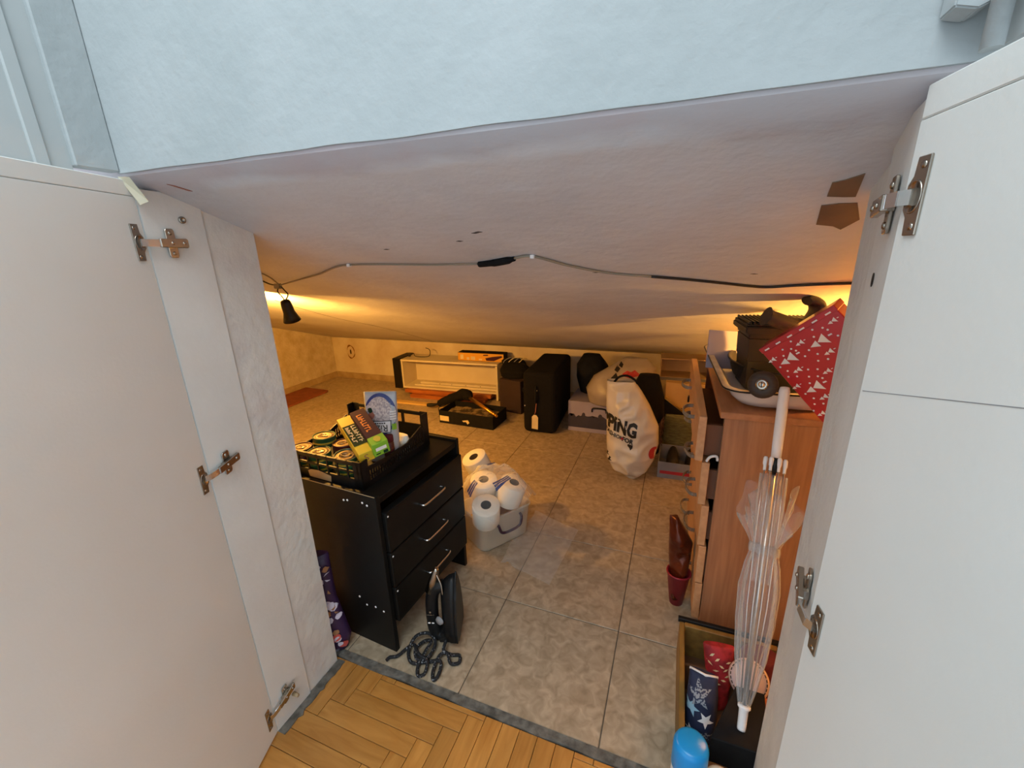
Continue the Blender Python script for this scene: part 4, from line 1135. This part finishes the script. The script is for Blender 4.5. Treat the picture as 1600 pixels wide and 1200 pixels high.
project('red_mark', poly2d([blob(.007, .008, seed=5)]), lambda p, q, c=0.0: fr(p - .020, q + .270, c), sg, 'red', SG, .0024, 1, depth=.4)
project('print_mark', poly2d([[(.010, .244), (.036, .240), (.034, .222), (.024, .208), (.018, .222), (.008, .232)]]), fr, sg, 'ink', SG, .0018, 1, depth=.4)
for a, b, r in ((-.098, .155, .4), (-.082, .130, -.5), (-.092, .115, .2)):
    project('print_mark', poly2d([[(a - .012, b - .012), (a - .004, b + .014), (a + .006, b + .010), (a, b - .002), (a + .012, b - .008)]]), fr, sg, 'ink', SG, .0018, 1, depth=.4)
project('red_print', poly2d([circ(.140, .185, .026, 18, .036)]), fr, sg, 'red', SG, .0035, 3, depth=.4)
bm = bmesh.new(); tube(bm, smooth_path([(-.085, -.012, .545), (-.06, -.016, .575), (-.02, -.01, .583), (.02, .0, .560), (.03, .004, .54)]), [.006] * 25, 8); bmesh.ops.scale(bm, vec=(1, .6, 1), verts=bm.verts)
link('handle_strap', bm, 'blacks', SG)

# framed board, woven bag and shoe box at the right
GB = thing('framed_board', 'dark board with a gold edge leaning between the carrier bag and the chest', 'board', (.556, 1.50, .262), rot=(math.radians(-8), math.radians(36), 0))
link('board', B(-.11, .11, -.0, .012, -.16, -.006), 'blacks', GB)
link('gold_edge', B(-.112, .112, -.003, .014, -.006, .006, bev=.001), 'gold', GB)
GSB = thing('shoe_box', 'grey shoe box with a red stripe beside the chest of drawers, pair of shoes inside', 'box', (.462, 1.085, 0), 0)
bm = bmesh.new(); w, d, h = .27, .24, .096
box(bm, 0, w, 0, d, 0, .003); box(bm, 0, w, 0, .003, .003, h); box(bm, 0, w, d - .003, d, .003, h); box(bm, 0, .003, .003, d - .003, .003, h); box(bm, w - .003, w, .003, d - .003, .003, h)
link('tray', bm, 'grey', GSB)
flat('red_stripe', [[(.012, .026), (w - .01, .030), (w - .01, .050), (.012, .044)]], frame((0, 0, 0), (1, 0, 0), (0, 0, 1)), 'red', GSB, .0006)
for k, x in enumerate((.075, .175)):
    t = thing('shoe', ('left dark shoe in the grey shoe box', 'right dark shoe in the grey shoe box')[k], 'shoe', (.462 + x, 1.085 + .012, .005), 0, 'shoes in the grey box')
    bm = bmesh.new(); rows = []
    for yy, hw, zt in ((.0, .014, .055), (.02, .034, .082), (.06, .040, .092), (.11, .036, .088), (.16, .034, .095), (.20, .028, .098), (.21, .012, .08)):
        row = []
        for i in range(12):
            a = PI * i / 11
            row.append(bm.verts.new((hw * math.cos(a), yy, .016 + (zt - .016) * math.sin(a) ** .7)))
        rows.append(row)
    for A, Bq in zip(rows, rows[1:]):
        for i in range(11): bm.faces.new((A[i], A[i + 1], Bq[i + 1], Bq[i])).smooth = True
        bm.faces.new((A[0], Bq[0], Bq[11], A[11]))
    bm.faces.new(rows[0]); bm.faces.new(rows[-1])
    link('upper', bm, 'shoe', t)
    bm = bmesh.new(); prism(bm, [(hw, yy) for yy, hw in ((.0, .014), (.02, .036), (.06, .042), (.11, .038), (.16, .036), (.20, .03), (.212, .012))] + [(-hw, yy) for yy, hw in ((.212, .012), (.20, .03), (.16, .036), (.11, .038), (.06, .042), (.02, .036), (.0, .014))], FXY(0), .016); link('sole', bm, 'sole', t)
WB = thing('woven_bag', 'green woven straw bag with brown fringe standing behind the grey shoe box', 'bag', (.572, 1.375, 0))
wb_ = soft('body', 'weave', WB, [-.10, -.105, -.10, -.095], [.11, .115, .115, .11], [.02, .03, .025, .006], [.0, .12, .21, .268], wr=.002, ws=20, nu=16)
# visible weave: raised strips
bm = bmesh.new()
for i in range(26):
    z = .08 + i * .0072
    tube(bm, [(-.098, -.030 + .006 * math.sin(i), z), (0, -.036, z + .001), (.108, -.030, z)], .0016, 4)
k_ = link('weave_strips', bm, 'weave', WB); k_['kind'] = 'stuff'
bm = bmesh.new()
for i in range(46):
    z = random.uniform(.10, .26); x = -.105 + random.uniform(-.012, .008)
    tube(bm, smooth_path([(x, -.03, z), (x - random.uniform(.0, .02), -.045, z - .02), (x - random.uniform(-.01, .02), -.04 - random.uniform(0, .02), z - random.uniform(.03, .07))], 3), .0024, 4)
k_ = link('fringe', bm, 'fringe', WB); k_['kind'] = 'stuff'

# ================================================================== CHEST OF DRAWERS AND WHAT LIES ON IT
CA = math.radians(0.6)
CHT = .77
CD_ = thing('chest_of_drawers', 'beech chest of five drawers with top drawer pulled open, behind the right reveal', 'chest', (.629, .075, 0), CA)
CLN, CDP = .73, .42        # length along y, depth along x
ex, ey = V((math.cos(CA), math.sin(CA), 0)), V((-math.sin(CA), math.cos(CA), 0))
CO = V((.629, .075, 0))
def chest(x, y, z): return CO + ex * x + ey * y + V((0, 0, z))
link('top', B(0, CDP + .012, 0, CLN, CHT - .019, CHT, bev=.0015), 'beecht', CD_)
link('side_panel', B(.012, CDP, .010, .026, 0, CHT - .0195, bev=.001), 'beech', CD_)
link('side_panel', B(.012, CDP, CLN - .026, CLN - .010, 0, CHT - .0195, bev=.001), 'beech', CD_)
link('back_panel', B(CDP - .006, CDP, .0265, CLN - .0265, .03, CHT - .020), 'hard', CD_)
link('plinth', B(.03, .045, .0265, CLN - .0265, 0, .05), 'beechd', CD_)
zz = [(.612, .748), (.472, .608), (.332, .468), (.194, .328), (.056, .190)]
op = [.040, .020, .008, .002, .0]
for (z0, z1), q in zip(zz, op):
    d = link('drawer', B(-.012 - q, .009 - q, .008, CLN - .008, z0, z1, bev=.0012), 'beechd', CD_)
    link('drawer_side', B(.0095 - q, .36, .028, .040, z0 + .012, z1 - .030), 'hard', d)
    link('drawer_floor', B(.0095 - q, .36, .041, CLN - .041, z0 + .012, z0 + .016), 'hard', d)
    for yc in (.24, .56):
        bm = bmesh.new(); xx = -.0125 - q; zc = (z0 + z1) / 2
        pth = smooth_path([(xx, yc - .055, zc), (xx - .018, yc - .052, zc), (xx - .030, yc - .028, zc), (xx - .034, yc, zc), (xx - .030, yc + .028, zc), (xx - .018, yc + .052, zc), (xx, yc + .055, zc)], 4)
        for p, q2 in zip(pth, pth[1:]):
            dd = q2 - p; box(bm, -.006, .006, -.0018, .0018, 0, dd.length + .0006, M4=axis_matrix(p, dd, V((0, 0, 1))))
        link('handle', bm, 'clearh', d)
t = thing('white_strap', 'white plastic clip showing in the open top drawer of the beech chest', 'clip', chest(.0, .022, .59), CA)
bm = bmesh.new(); tube(bm, smooth_path([(-.020, -.004, .010), (-.012, -.006, .026), (.004, -.006, .030), (.008, -.004, .016)], 4), .004, 6); link('clip', bm, 'white', t)
t.location = chest(.0, .020, .60)
# enamel tray (rotated with the chest, slightly raised at its far end)
TRY = thing('roasting_tray', 'large white enamel roasting tray with worn rim on top of the beech chest', 'tray', (.783, .345, CHT + .0095), rot=(math.radians(2.0), 0, math.radians(3.5)))
bm = bmesh.new()
rows = tub(bm, [(.105, .205, .05, .002), (.118, .218, .05, .006), (.140, .240, .045, .030), (.153, .253, .045, .058), (.155, .255, .045, .060), (.151, .251, .045, .061), (.138, .238, .045, .032), (.114, .214, .05, .009)])
bm.faces.new(rows[-1])
link('pan', bm, 'tray', TRY)
bm = bmesh.new(); rows = tub(bm, [(.153, .253, .045, .059), (.168, .268, .05, .061), (.170, .270, .05, .059), (.171, .271, .05, .062), (.168, .268, .05, .0645), (.151, .251, .045, .0625)], False); link('rim', bm, 'traylip', TRY)
bm = bmesh.new(); pts = [(a * .172, b * .272, .0625) for a, b in ()]
tube(bm, [(x * 1.0, y * 1.0, .0625) for x, y in rrect(.1702, .2702, .05, 6)], .0022, 6, closed=True); link('rim_edge', bm, 'blackp', TRY)
# things in the tray
o = link('backing_sheet', B(-.055, .055, 0, .004, 0, .13, bev=.001), 'lav', None, (.655, .44, .80), (math.radians(-12), math.radians(4), math.radians(16)))
tag(o, 'pale grey sheet standing in the enamel tray behind the black planter', 'sheet')
PLN = thing('oven_pan', 'black deep oval roasting pan lying in the enamel tray', 'pan', (.790, .355, .790), math.radians(5))
bm = bmesh.new(); lathe(bm, [(0, .0), (.090, .0), (.112, .022), (.124, .066), (.129, .068), (.128, .072), (.119, .070), (.106, .026), (.086, .005), (0, .005)], 36, sx=1.0, sy=1.45); link('pan', bm, 'blackp', PLN)
PT = thing('planter_box', 'black square plastic planter with a stepped rim standing in the pan', 'planter', (.765, .292, .797), math.radians(6))
bm = bmesh.new()
def taper(bm, levels, M4=None):
    rows = []
    for hx, hy, z in levels: rows.append([bm.verts.new((a, b, z)) for a, b in ((-hx, -hy), (hx, -hy), (hx, hy), (-hx, hy))])
    for A, Bq in zip(rows, rows[1:]):
        for j in range(4): bm.faces.new((A[j], A[(j + 1) % 4], Bq[(j + 1) % 4], Bq[j]))
    bm.faces.new(rows[0]); bm.faces.new(rows[-1])
taper(bm, [(.072, .062, 0), (.076, .066, .085), (.078, .068, .086), (.080, .070, .150), (.076, .066, .150), (.070, .060, .012)])
link('body', bm, 'blackp', PT)
bm = bmesh.new(); taper(bm, [(.081, .071, .151), (.083, .073, .166), (.094, .082, .167), (.094, .082, .186), (.0, .0, .187)][:4]); bmesh.ops.bevel(bm, geom=bm.edges[:], offset=.003, segments=2, affect='EDGES'); link('rim', bm, 'blackp', PT)
GR = thing('ribbed_plate', 'black ribbed plate lying on top of the planter', 'plate', (.765, .292, .9835), math.radians(6))
bm = bmesh.new(); box(bm, -.092, .092, -.075, .075, 0, .006, bev=.002)
for i in range(17):
    x = -.086 + i * .0107
    box(bm, x, x + .005, -.074, .074, .006, .014, bev=.001)
link('plate', bm, 'blackp', GR)
KN = thing('pan_wheel', 'black round knob with a steel screw, in front of the enamel tray rim', 'knob', (.708, .028, .868))
KN.rotation_euler = axis_matrix((0, 0, 0), V((-.30, -.90, .28))).to_euler()
bm = bmesh.new(); lathe(bm, [(0, -.022), (.026, -.022), (.033, -.016), (.0345, -.004), (.032, .005), (.020, .009), (0, .009)], 28); link('knob', bm, 'woodk', KN)
bm = bmesh.new(); lathe(bm, [(.014, .009), (.0145, .0115), (.010, .012), (0, .012)], 20); s_ = link('washer', bm, 'chrome', KN)
bm = bmesh.new(); lathe(bm, [(0, .0155), (.006, .015), (.008, .0125), (.008, .012)], 16); s2 = link('screw', bm, 'steel', KN)
bm = bmesh.new(); box(bm, -.0012, .0012, -.0065, .0065, .0150, .0158); link('slot', bm, 'hole', s2)
# dark curved paddle (handle)
PD = thing('curved_handle', 'dark curved wooden handle rising behind the red gift box', 'handle', (.80, .20, .985))
bm = bmesh.new()
ctr = smooth_path([(-.086, -.050, .036), (-.060, -.042, .026), (-.020, -.030, .012), (.018, -.012, .014), (.038, .000, .040), (.035, .004, .064), (.022, .0, .072), (.010, -.004, .072)], 5)
k = len(ctr); rows = []
for i, p in enumerate(ctr):
    f = i / (k - 1)
    d = (ctr[min(k - 1, i + 1)] - ctr[max(0, i - 1)]).normalized()
    side = V((.18, -.95, .0)).normalized(); nn = d.cross(side).normalized()
    w = .030 + .012 * math.sin(f * PI); th = (.020 if f < .35 else .014) * (1 if f < .94 else .8)
    if i == 0: th = .026
    rows.append([rowv for rowv in [bm.verts.new(p + side * (w * math.cos(a)) + nn * (th * math.sin(a))) for a in [2 * PI * j / 14 for j in range(14)]]])
for A, Bq in zip(rows, rows[1:]):
    for j in range(14): bm.faces.new((A[j], A[(j + 1) % 14], Bq[(j + 1) % 14], Bq[j])).smooth = True
bm.faces.new(rows[0]); bm.faces.new(rows[-1])
link('handle', bm, 'woodk', PD)

# red gift box
GA, GB_, GC = V((.694, .048, .951)), V((.805, -.036, 1.071)), V((.842, .012, .782))
u = (GB_ - GA).normalized(); v = (GC - GA); v = (v - u * v.dot(u)).normalized(); nrm = u.cross(v)
if nrm.y > 0: nrm = -nrm
w, h, t_ = (GB_ - GA).length, (GC - GA).dot(v) + .02, .05
GX = thing('gift_box', 'glossy red gift box printed with white triangle trees, tilted against the right reveal', 'gift box', GA + u * w * .5 + v * h)
Mg = Matrix((u, -v, nrm)).transposed()
GX.rotation_euler = Mg.to_euler()
# local: x along u (centred), y up along -v (0..h), z towards camera (0..-t)
MW['giftred'] = M('gift_red', 'B3202A', .28, coat=.3)
link('box_base', B(-w / 2, w / 2, 0, h, -t_, 0, bev=.0015), 'giftred', GX)
link('lid_edge', B(-w / 2 - .001, w / 2 + .001, h - .012, h + .002, -t_ - .001, .0012, bev=.001), 'giftred', GX)
fr = frame((0, 0, 0), (1, 0, 0), (0, 1, 0))
rs = random.Random(4)
def tree(cx, cy, s, ang):
    ca, sa = math.cos(ang), math.sin(ang)
    R_ = lambda p: (cx + (p[0] * ca - p[1] * sa) * s, cy + (p[0] * sa + p[1] * ca) * s)
    return [[R_(p) for p in q] for q in ([(-.1, -1.0), (.9, -1.0), (.4, .1)], [(-.15, .2), (1.1, .2), (.75, .75), (.55, 1.35)][:3] + [(.1, .75)])]
shapes = []
ang = -math.atan2(.42, .90) * 1.0
PXA, PXB, PXC = (1187, 548), (1303, 478), (1285, 665)
hc = (GC - GA).dot(v)
det = (PXB[0] - PXA[0]) * (PXC[1] - PXA[1]) - (PXB[1] - PXA[1]) * (PXC[0] - PXA[0])
def face_xy(X, Y):
    dx, dy = 1080 + X / 5.456 - PXA[0], 440 + Y / 5.456 - PXA[1]
    p = (dx * (PXC[1] - PXA[1]) - dy * (PXC[0] - PXA[0])) / det
    q = ((PXB[0] - PXA[0]) * dy - (PXB[1] - PXA[1]) * dx) / det
    return (p - .5) * w, h - q * hc
ca, sa = math.cos(-.56), math.sin(-.56)
for X, Y, sz in ((865, 655, .0185), (1125, 490, .0185), (1075, 890, .0185), (705, 675, .0088), (955, 510, .0088), (1215, 325, .0088), (1185, 575, .0095),
                 (925, 750, .0095), (1165, 740, .0088), (905, 902, .0088), (1135, 970, .0095), (1110, 1125, .0088)):
    cx, cy = face_xy(X, Y)
    for tri in ([(-1.25, -.75), (-.15, -.62), (-.72, .12)], [(-.48, -.10), (.9, -.16), (.62, .12), (-.05, 1.0)], [(.66, .62), (1.05, .85), (.92, 1.0), (.55, .78)]):
        shapes.append([(cx + sz * (p[0] * ca - p[1] * sa), cy + sz * (p[0] * sa + p[1] * ca)) for p in tri])
for X, Y in ((620, 652), (765, 735), (730, 775), (800, 630), (795, 575), (870, 565), (910, 578), (870, 500), (1050, 397), (1060, 455), (1130, 380), (1168, 395), (1017, 568), (983, 622),
             (1085, 597), (1088, 655), (1165, 635), (828, 765), (832, 818), (908, 807), (1003, 737), (1008, 800), (1080, 728), (1080, 790), (1117, 802), (1243, 440), (1012, 858),
             (972, 960), (938, 1000), (1040, 992), (1045, 1045), (1118, 1030), (1035, 1108), (1040, 1160), (1075, 1180), (868, 948), (828, 880)):
    cx, cy = face_xy(X, Y)
    if abs(cx) < w / 2 - .003 and .003 < cy < h - .003: shapes.append(circ(cx, cy, .0024, 8))
pr = flat('tree_print', shapes, fr, 'white', GX, .0008)
flat('edge_print', [rect(-w / 2 + .01 + i * .03, -w / 2 + .022 + i * .03, h - .0095, h - .006) for i in range(6)], frame((0, 0, .0012), (1, 0, 0), (0, 1, 0)), 'white', GX, .0006)

# ------------------------------------------------------------------ clear umbrella leaning in front of the chest
U0, U1 = V((.693, -.366, .2205)), V((.751, .005, .871))
ud = (U1 - U0).normalized(); UL = (U1 - U0).length
UM = thing('clear_umbrella', 'folded clear umbrella with white handle standing upside down against the beech chest', 'umbrella', U0)
UM.rotation_euler = axis_matrix((0, 0, 0), ud).to_euler()
bm = bmesh.new(); lathe(bm, [(0, 0), (.0078, 0), (.0085, .004), (.0092, .040), (.0125, .044), (.0125, .048), (.006, .050)], 18); link('ferrule', bm, 'white', UM)
bm = bmesh.new(); tube(bm, [(0, 0, .048), (0, 0, UL * .80)], .0045, 8); link('shaft', bm, 'steel', UM)
zn = UL * .745
bm = bmesh.new(); lathe(bm, [(0, zn - .012), (.012, zn - .012), (.013, zn + .015), (.010, zn + .02), (0, zn + .02)], 14); link('runner', bm, 'blackp', UM)
bm = bmesh.new(); lathe(bm, [(0, zn + .02), (.0105, zn + .021), (.0112, zn + .06), (.0118, UL - .01), (.010, UL), (0, UL)], 18); link('handle', bm, 'white', UM)
NR = 8
for i in range(NR):
    a = 2 * PI * i / NR + .2
    c_, s_ = math.cos(a), math.sin(a)
    bm = bmesh.new(); tube(bm, [(.008 * c_, .008 * s_, .052), (.020 * c_, .020 * s_, zn * .45), (.022 * c_, .022 * s_, zn * .8), (.021 * c_, .021 * s_, zn - .005)], .0016, 5); rb_ = link('rib', bm, 'steel', UM)
    q = V((.021 * c_, .021 * s_, zn - .012))
    bm = bmesh.new(); tube(bm, [q, q + V((0, 0, .010)), q + V((.0006 * c_, .0006 * s_, .016)), q + V((0, 0, .028)), q + V((0, 0, .032))], [.0032, .0034, .0046, .0050, .003], 8); link('rib_tip', bm, 'white', rb_)
bm = bmesh.new(); rows = []
prof = [(.011, .050), (.019, .09), (.029, .15), (.035, .22), (.036, .29), (.032, .34), (.0265, .368), (.0265, .384), (.033, .41), (.042, .44), (.050, .468), (.052, .478)]
n = 96
for r, z in prof:
    row = []
    fl = max(0, (z - .385) / .09)
    for j in range(n):
        a = 2 * PI * j / n
        pl = .26 * math.sin(8 * a + z * 9) + .14 * math.sin(16 * a + z * 21 + 1) + .22 * noise.noise(V((math.cos(a) * 1.6, math.sin(a) * 1.6, z * 9)))
        rr_ = r * (1 + pl * (.55 + .55 * fl))
        zz_ = z + fl * .035 * math.sin(3 * a + 1.0) + fl * .02 * math.sin(8 * a)
        row.append(bm.verts.new((rr_ * math.cos(a), rr_ * math.sin(a), zz_ * zn / .565)))
    rows.append(row)
for A, Bq in zip(rows, rows[1:]):
    for j in range(n): bm.faces.new((A[j], A[(j + 1) % n], Bq[(j + 1) % n], Bq[j])).smooth = True
link('canopy', bm, 'umb', UM)
bm = bmesh.new(); rows = []
for r, z in ((.016, .30), (.023, .40), (.027, .48), (.0265, zn - .02)):
    rows.append([bm.verts.new((r * (1 + .12 * math.sin(8 * 2 * PI * j / 48)) * math.cos(2 * PI * j / 48), r * (1 + .12 * math.sin(8 * 2 * PI * j / 48)) * math.sin(2 * PI * j / 48), z)) for j in range(48)])
for A, Bq in zip(rows, rows[1:]):
    for j in range(48): bm.faces.new((A[j], A[(j + 1) % 48], Bq[(j + 1) % 48], Bq[j])).smooth = True
link('inner_canopy', bm, 'umb', UM)
zs = .376 * zn / .565
bm = bmesh.new(); lathe(bm, [(.031, zs - .010), (.032, zs), (.031, zs + .010), (.0300, zs + .010), (.0300, zs - .010)], 28); link('strap', bm, 'umb', UM)

# ------------------------------------------------------------------ wooden crate with bags in front of the chest
WC = thing('wooden_crate', 'low oak crate with black back rim in front of the beech chest', 'crate', (.578, -.385, 0), math.radians(0))
cw_, cl_, chh = .27, .375, .118
link('side_board', B(0, .014, 0, cl_, 0, chh, bev=.003, seg=2), 'kraft', WC)
link('side_board', B(cw_ - .014, cw_, 0, cl_, 0, chh, bev=.003, seg=2), 'kraft', WC)
link('end_board', B(.0145, cw_ - .0145, cl_ - .016, cl_, 0, chh + .002, bev=.002), 'kraft', WC)
link('end_board', B(.0145, cw_ - .0145, 0, .014, 0, chh - .03, bev=.002), 'kraft', WC)
link('rim_strip', B(-.004, cw_, cl_ - .001, cl_ + .012, chh - .004, chh + .010, bev=.001), 'blackp', WC)
link('floor_board', B(.0145, cw_ - .0145, .0145, cl_ - .0165, .004, .012), 'crateb', WC)
link('divider', B(.0145, .16, .245, .252, .012, .10), 'crateb', WC)
# navy bag with stars
NB = thing('star_bag', 'navy paper bag printed with stars standing in the wooden crate', 'bag', (.632, -.268, .0125), math.radians(-4))
nb = soft('paper', 'navy', NB, [-.036, -.037, -.037, -.037], [.034, .036, .034, .028], [.035, .05, .050, .012], [0, .05, .10, .150], wr=.0025, ws=18, nu=16, sub=5, seed=4, edge=.4)
bm = bmesh.new(); tube(bm, [(-.037, 0, .150), (0, -.012, .151), (.028, 0, .150)], .0032, 6); link('white_edge', bm, 'white', NB)
NB.rotation_euler = (math.radians(-20), 0, math.radians(-6))
NB.location = (.631, -.262, .030)
fr = frame((0, -.2, 0), (1, 0, 0), (0, 0, 1))
MW['dots'] = M('dotted_star', '8E949E', .7, col2='2A3350', nscale=230, contrast=(.47, .53), detail=0)
for cx, cz, r, m_, ro in ((-.010, .116, .030, 'dots', .5), (-.024, .082, .020, 'skyblue', .1), (.010, .068, .019, 'white', 1.0), (.014, .030, .015, 'dots', .3), (-.02, .03, .014, 'white', .7)):
    project('star_print', poly2d([star(cx, cz, r, ro)]), fr, nb, m_, NB, .0030 + r * .02, 3, depth=.3)
# red leaf-patterned bag behind it
RLB = thing('red_bag', 'shiny red bag printed with pale leaves standing at the back of the crate', 'bag', (.678, -.150, .0125), rot=(math.radians(-16), 0, math.radians(8)))
rl = soft('paper', 'darkred', RLB, [-.020, -.025, -.032, -.038], [.030, .034, .040, .042], [.02, .03, .025, .006], [0, .06, .11, .160], wr=.004, ws=20, nu=14, seed=9)
fr = frame((0, -.2, 0), (1, 0, 0), (0, 0, 1))
rs = random.Random(2)
for cx, cz in ((-.018, .140), (-.006, .132), (-.024, .120), (.004, .118), (.014, .110), (-.010, .106), (.018, .095), (.008, .086), (-.006, .075), (.022, .128)):
    a = rs.uniform(-.6, .6); L_ = .0075
    project('leaf_print', poly2d([[(cx - L_ * math.cos(a), cz - L_ * math.sin(a)), (cx + .0022 * math.sin(a), cz - .0024), (cx + L_ * math.cos(a), cz + L_ * math.sin(a)), (cx - .002 * math.sin(a), cz + .0026)]]), fr, rl, 'cream', RLB, .0015, 0, depth=.3)
# round pouch, wine cloth and orange bag
RP = thing('round_pouch', 'round pale pink pouch with dark stitched edge behind the clear umbrella', 'pouch', (.738, -.178, .155), rot=(math.radians(-50), math.radians(-14), 0))
MW['pinkish'] = M('pale_pink', 'C9B3B4', .7)
bm = bmesh.new(); lathe(bm, [(0, -.008), (.040, -.008), (.046, 0), (.040, .008), (0, .010)], 32, axis_matrix((0, 0, 0), (0, -1, .0))); link('pouch', bm, 'pinkish', RP)
for i in range(26):
    a = 2 * PI * i / 26
    M4 = axis_matrix((.040 * math.cos(a), -.0085, .040 * math.sin(a)), (0, -1, 0), (math.cos(a), 0, math.sin(a)))
    bm = bmesh.new(); box(bm, -.0011, .0011, -.0032, .0032, -.0005, .0012, M4=M4); link('stitch', bm, 'hole', RP)
WCl = thing('wine_cloth', 'wine red cloth heap at the far right of the wooden crate', 'cloth', (.768, -.10, .0125))
soft('cloth', 'wine', WCl, [-.05, -.055, -.04], [.055, .06, .05], [.05, .055, .02], [0, .09, .155], wr=.006, ws=16, nu=14, seed=11)
ORB = thing('orange_bag', 'orange brown crumpled bag beside the clear umbrella tip in the crate', 'bag', (.788, -.215, .0125))
soft('paper', 'orangeb', ORB, [-.03, -.04, -.035], [.04, .045, .04], [.04, .05, .02], [0, .06, .115], wr=.008, ws=18, nu=14, seed=12)
# black box / folder in front
o_bm = bmesh.new()
pts = [(.697, -.246), (.762, -.244), (.745, -.395), (.708, -.402), (.634, -.398)]
prism(o_bm, [(.632, -.402), (.694, -.262), (.752, -.262), (.742, -.402)], FXY(0), .072)
bmesh.ops.bevel(o_bm, geom=o_bm.edges[:], offset=.002, segments=1, affect='EDGES')
bpy.context.view_layer.update()
for v in o_bm.verts: v.co -= V((.69, -.33, 0))
o = link('black_box', o_bm, 'blacks', None, (.69, -.33, .1475)); tag(o, 'matt black flat box under the white tip of the clear umbrella', 'box')
# spray can
SPC = thing('spray_can', 'spray can with bright blue cap beside the wooden crate at the bottom edge', 'spray can', (.592, -.452, 0))
bm = bmesh.new(); lathe(bm, [(0, 0), (.031, 0), (.0325, .003), (.0325, .185), (.030, .192), (.030, .195), (0, .195)], 32); link('can', bm, 'canwhite', SPC)
bm = bmesh.new(); lathe(bm, [(.0332, .190), (.0338, .192), (.0332, .245), (.030, .254), (.024, .2575), (0, .2585)], 36); link('cap', bm, 'blue', SPC)
bm = bmesh.new(); lathe(bm, [(.0327, .06), (.0327, .16)], 32); link('label_band', bm, 'stripe', SPC)
CP = thing('frosted_cup', 'frosted white cup lid just entering the bottom of the view beside the blue cap', 'cup', (.648, -.470, 0))
bm = bmesh.new(); lathe(bm, [(0, 0), (.020, 0), (.026, .19), (.0275, .200), (.0275, .206), (.020, .208), (.018, .203), (0, .203)], 28); link('cup', bm, 'cup', CP)
bm = bmesh.new(); lathe(bm, [(.010, .203), (.012, .204), (.0115, .215), (0, .216)], 20); link('lid_knob', bm, 'white', CP)

# red bin with amber foil bag
RBN = thing('red_bin', 'small tapered dark red bin standing against the drawer fronts', 'bin', (.573, .195, 0))
bm = bmesh.new(); lathe(bm, [(0, 0), (.022, 0), (.038, .125), (.041, .126), (.041, .131), (.036, .131), (.021, .004), (0, .004)], 24); link('bin', bm, 'binred', RBN)
FB = thing('foil_bag', 'crumpled amber foil bag sticking up out of the small red bin', 'bag', (.571, .196, .03))
soft('foil', 'foil', FB, [-.018, -.028, -.036, -.040, -.044], [.018, .028, .034, .036, -.018], [.012, .020, .028, .022, .003], [0, .095, .16, .225, .315], wr=.011, ws=26, nu=22, sub=7, seed=6)
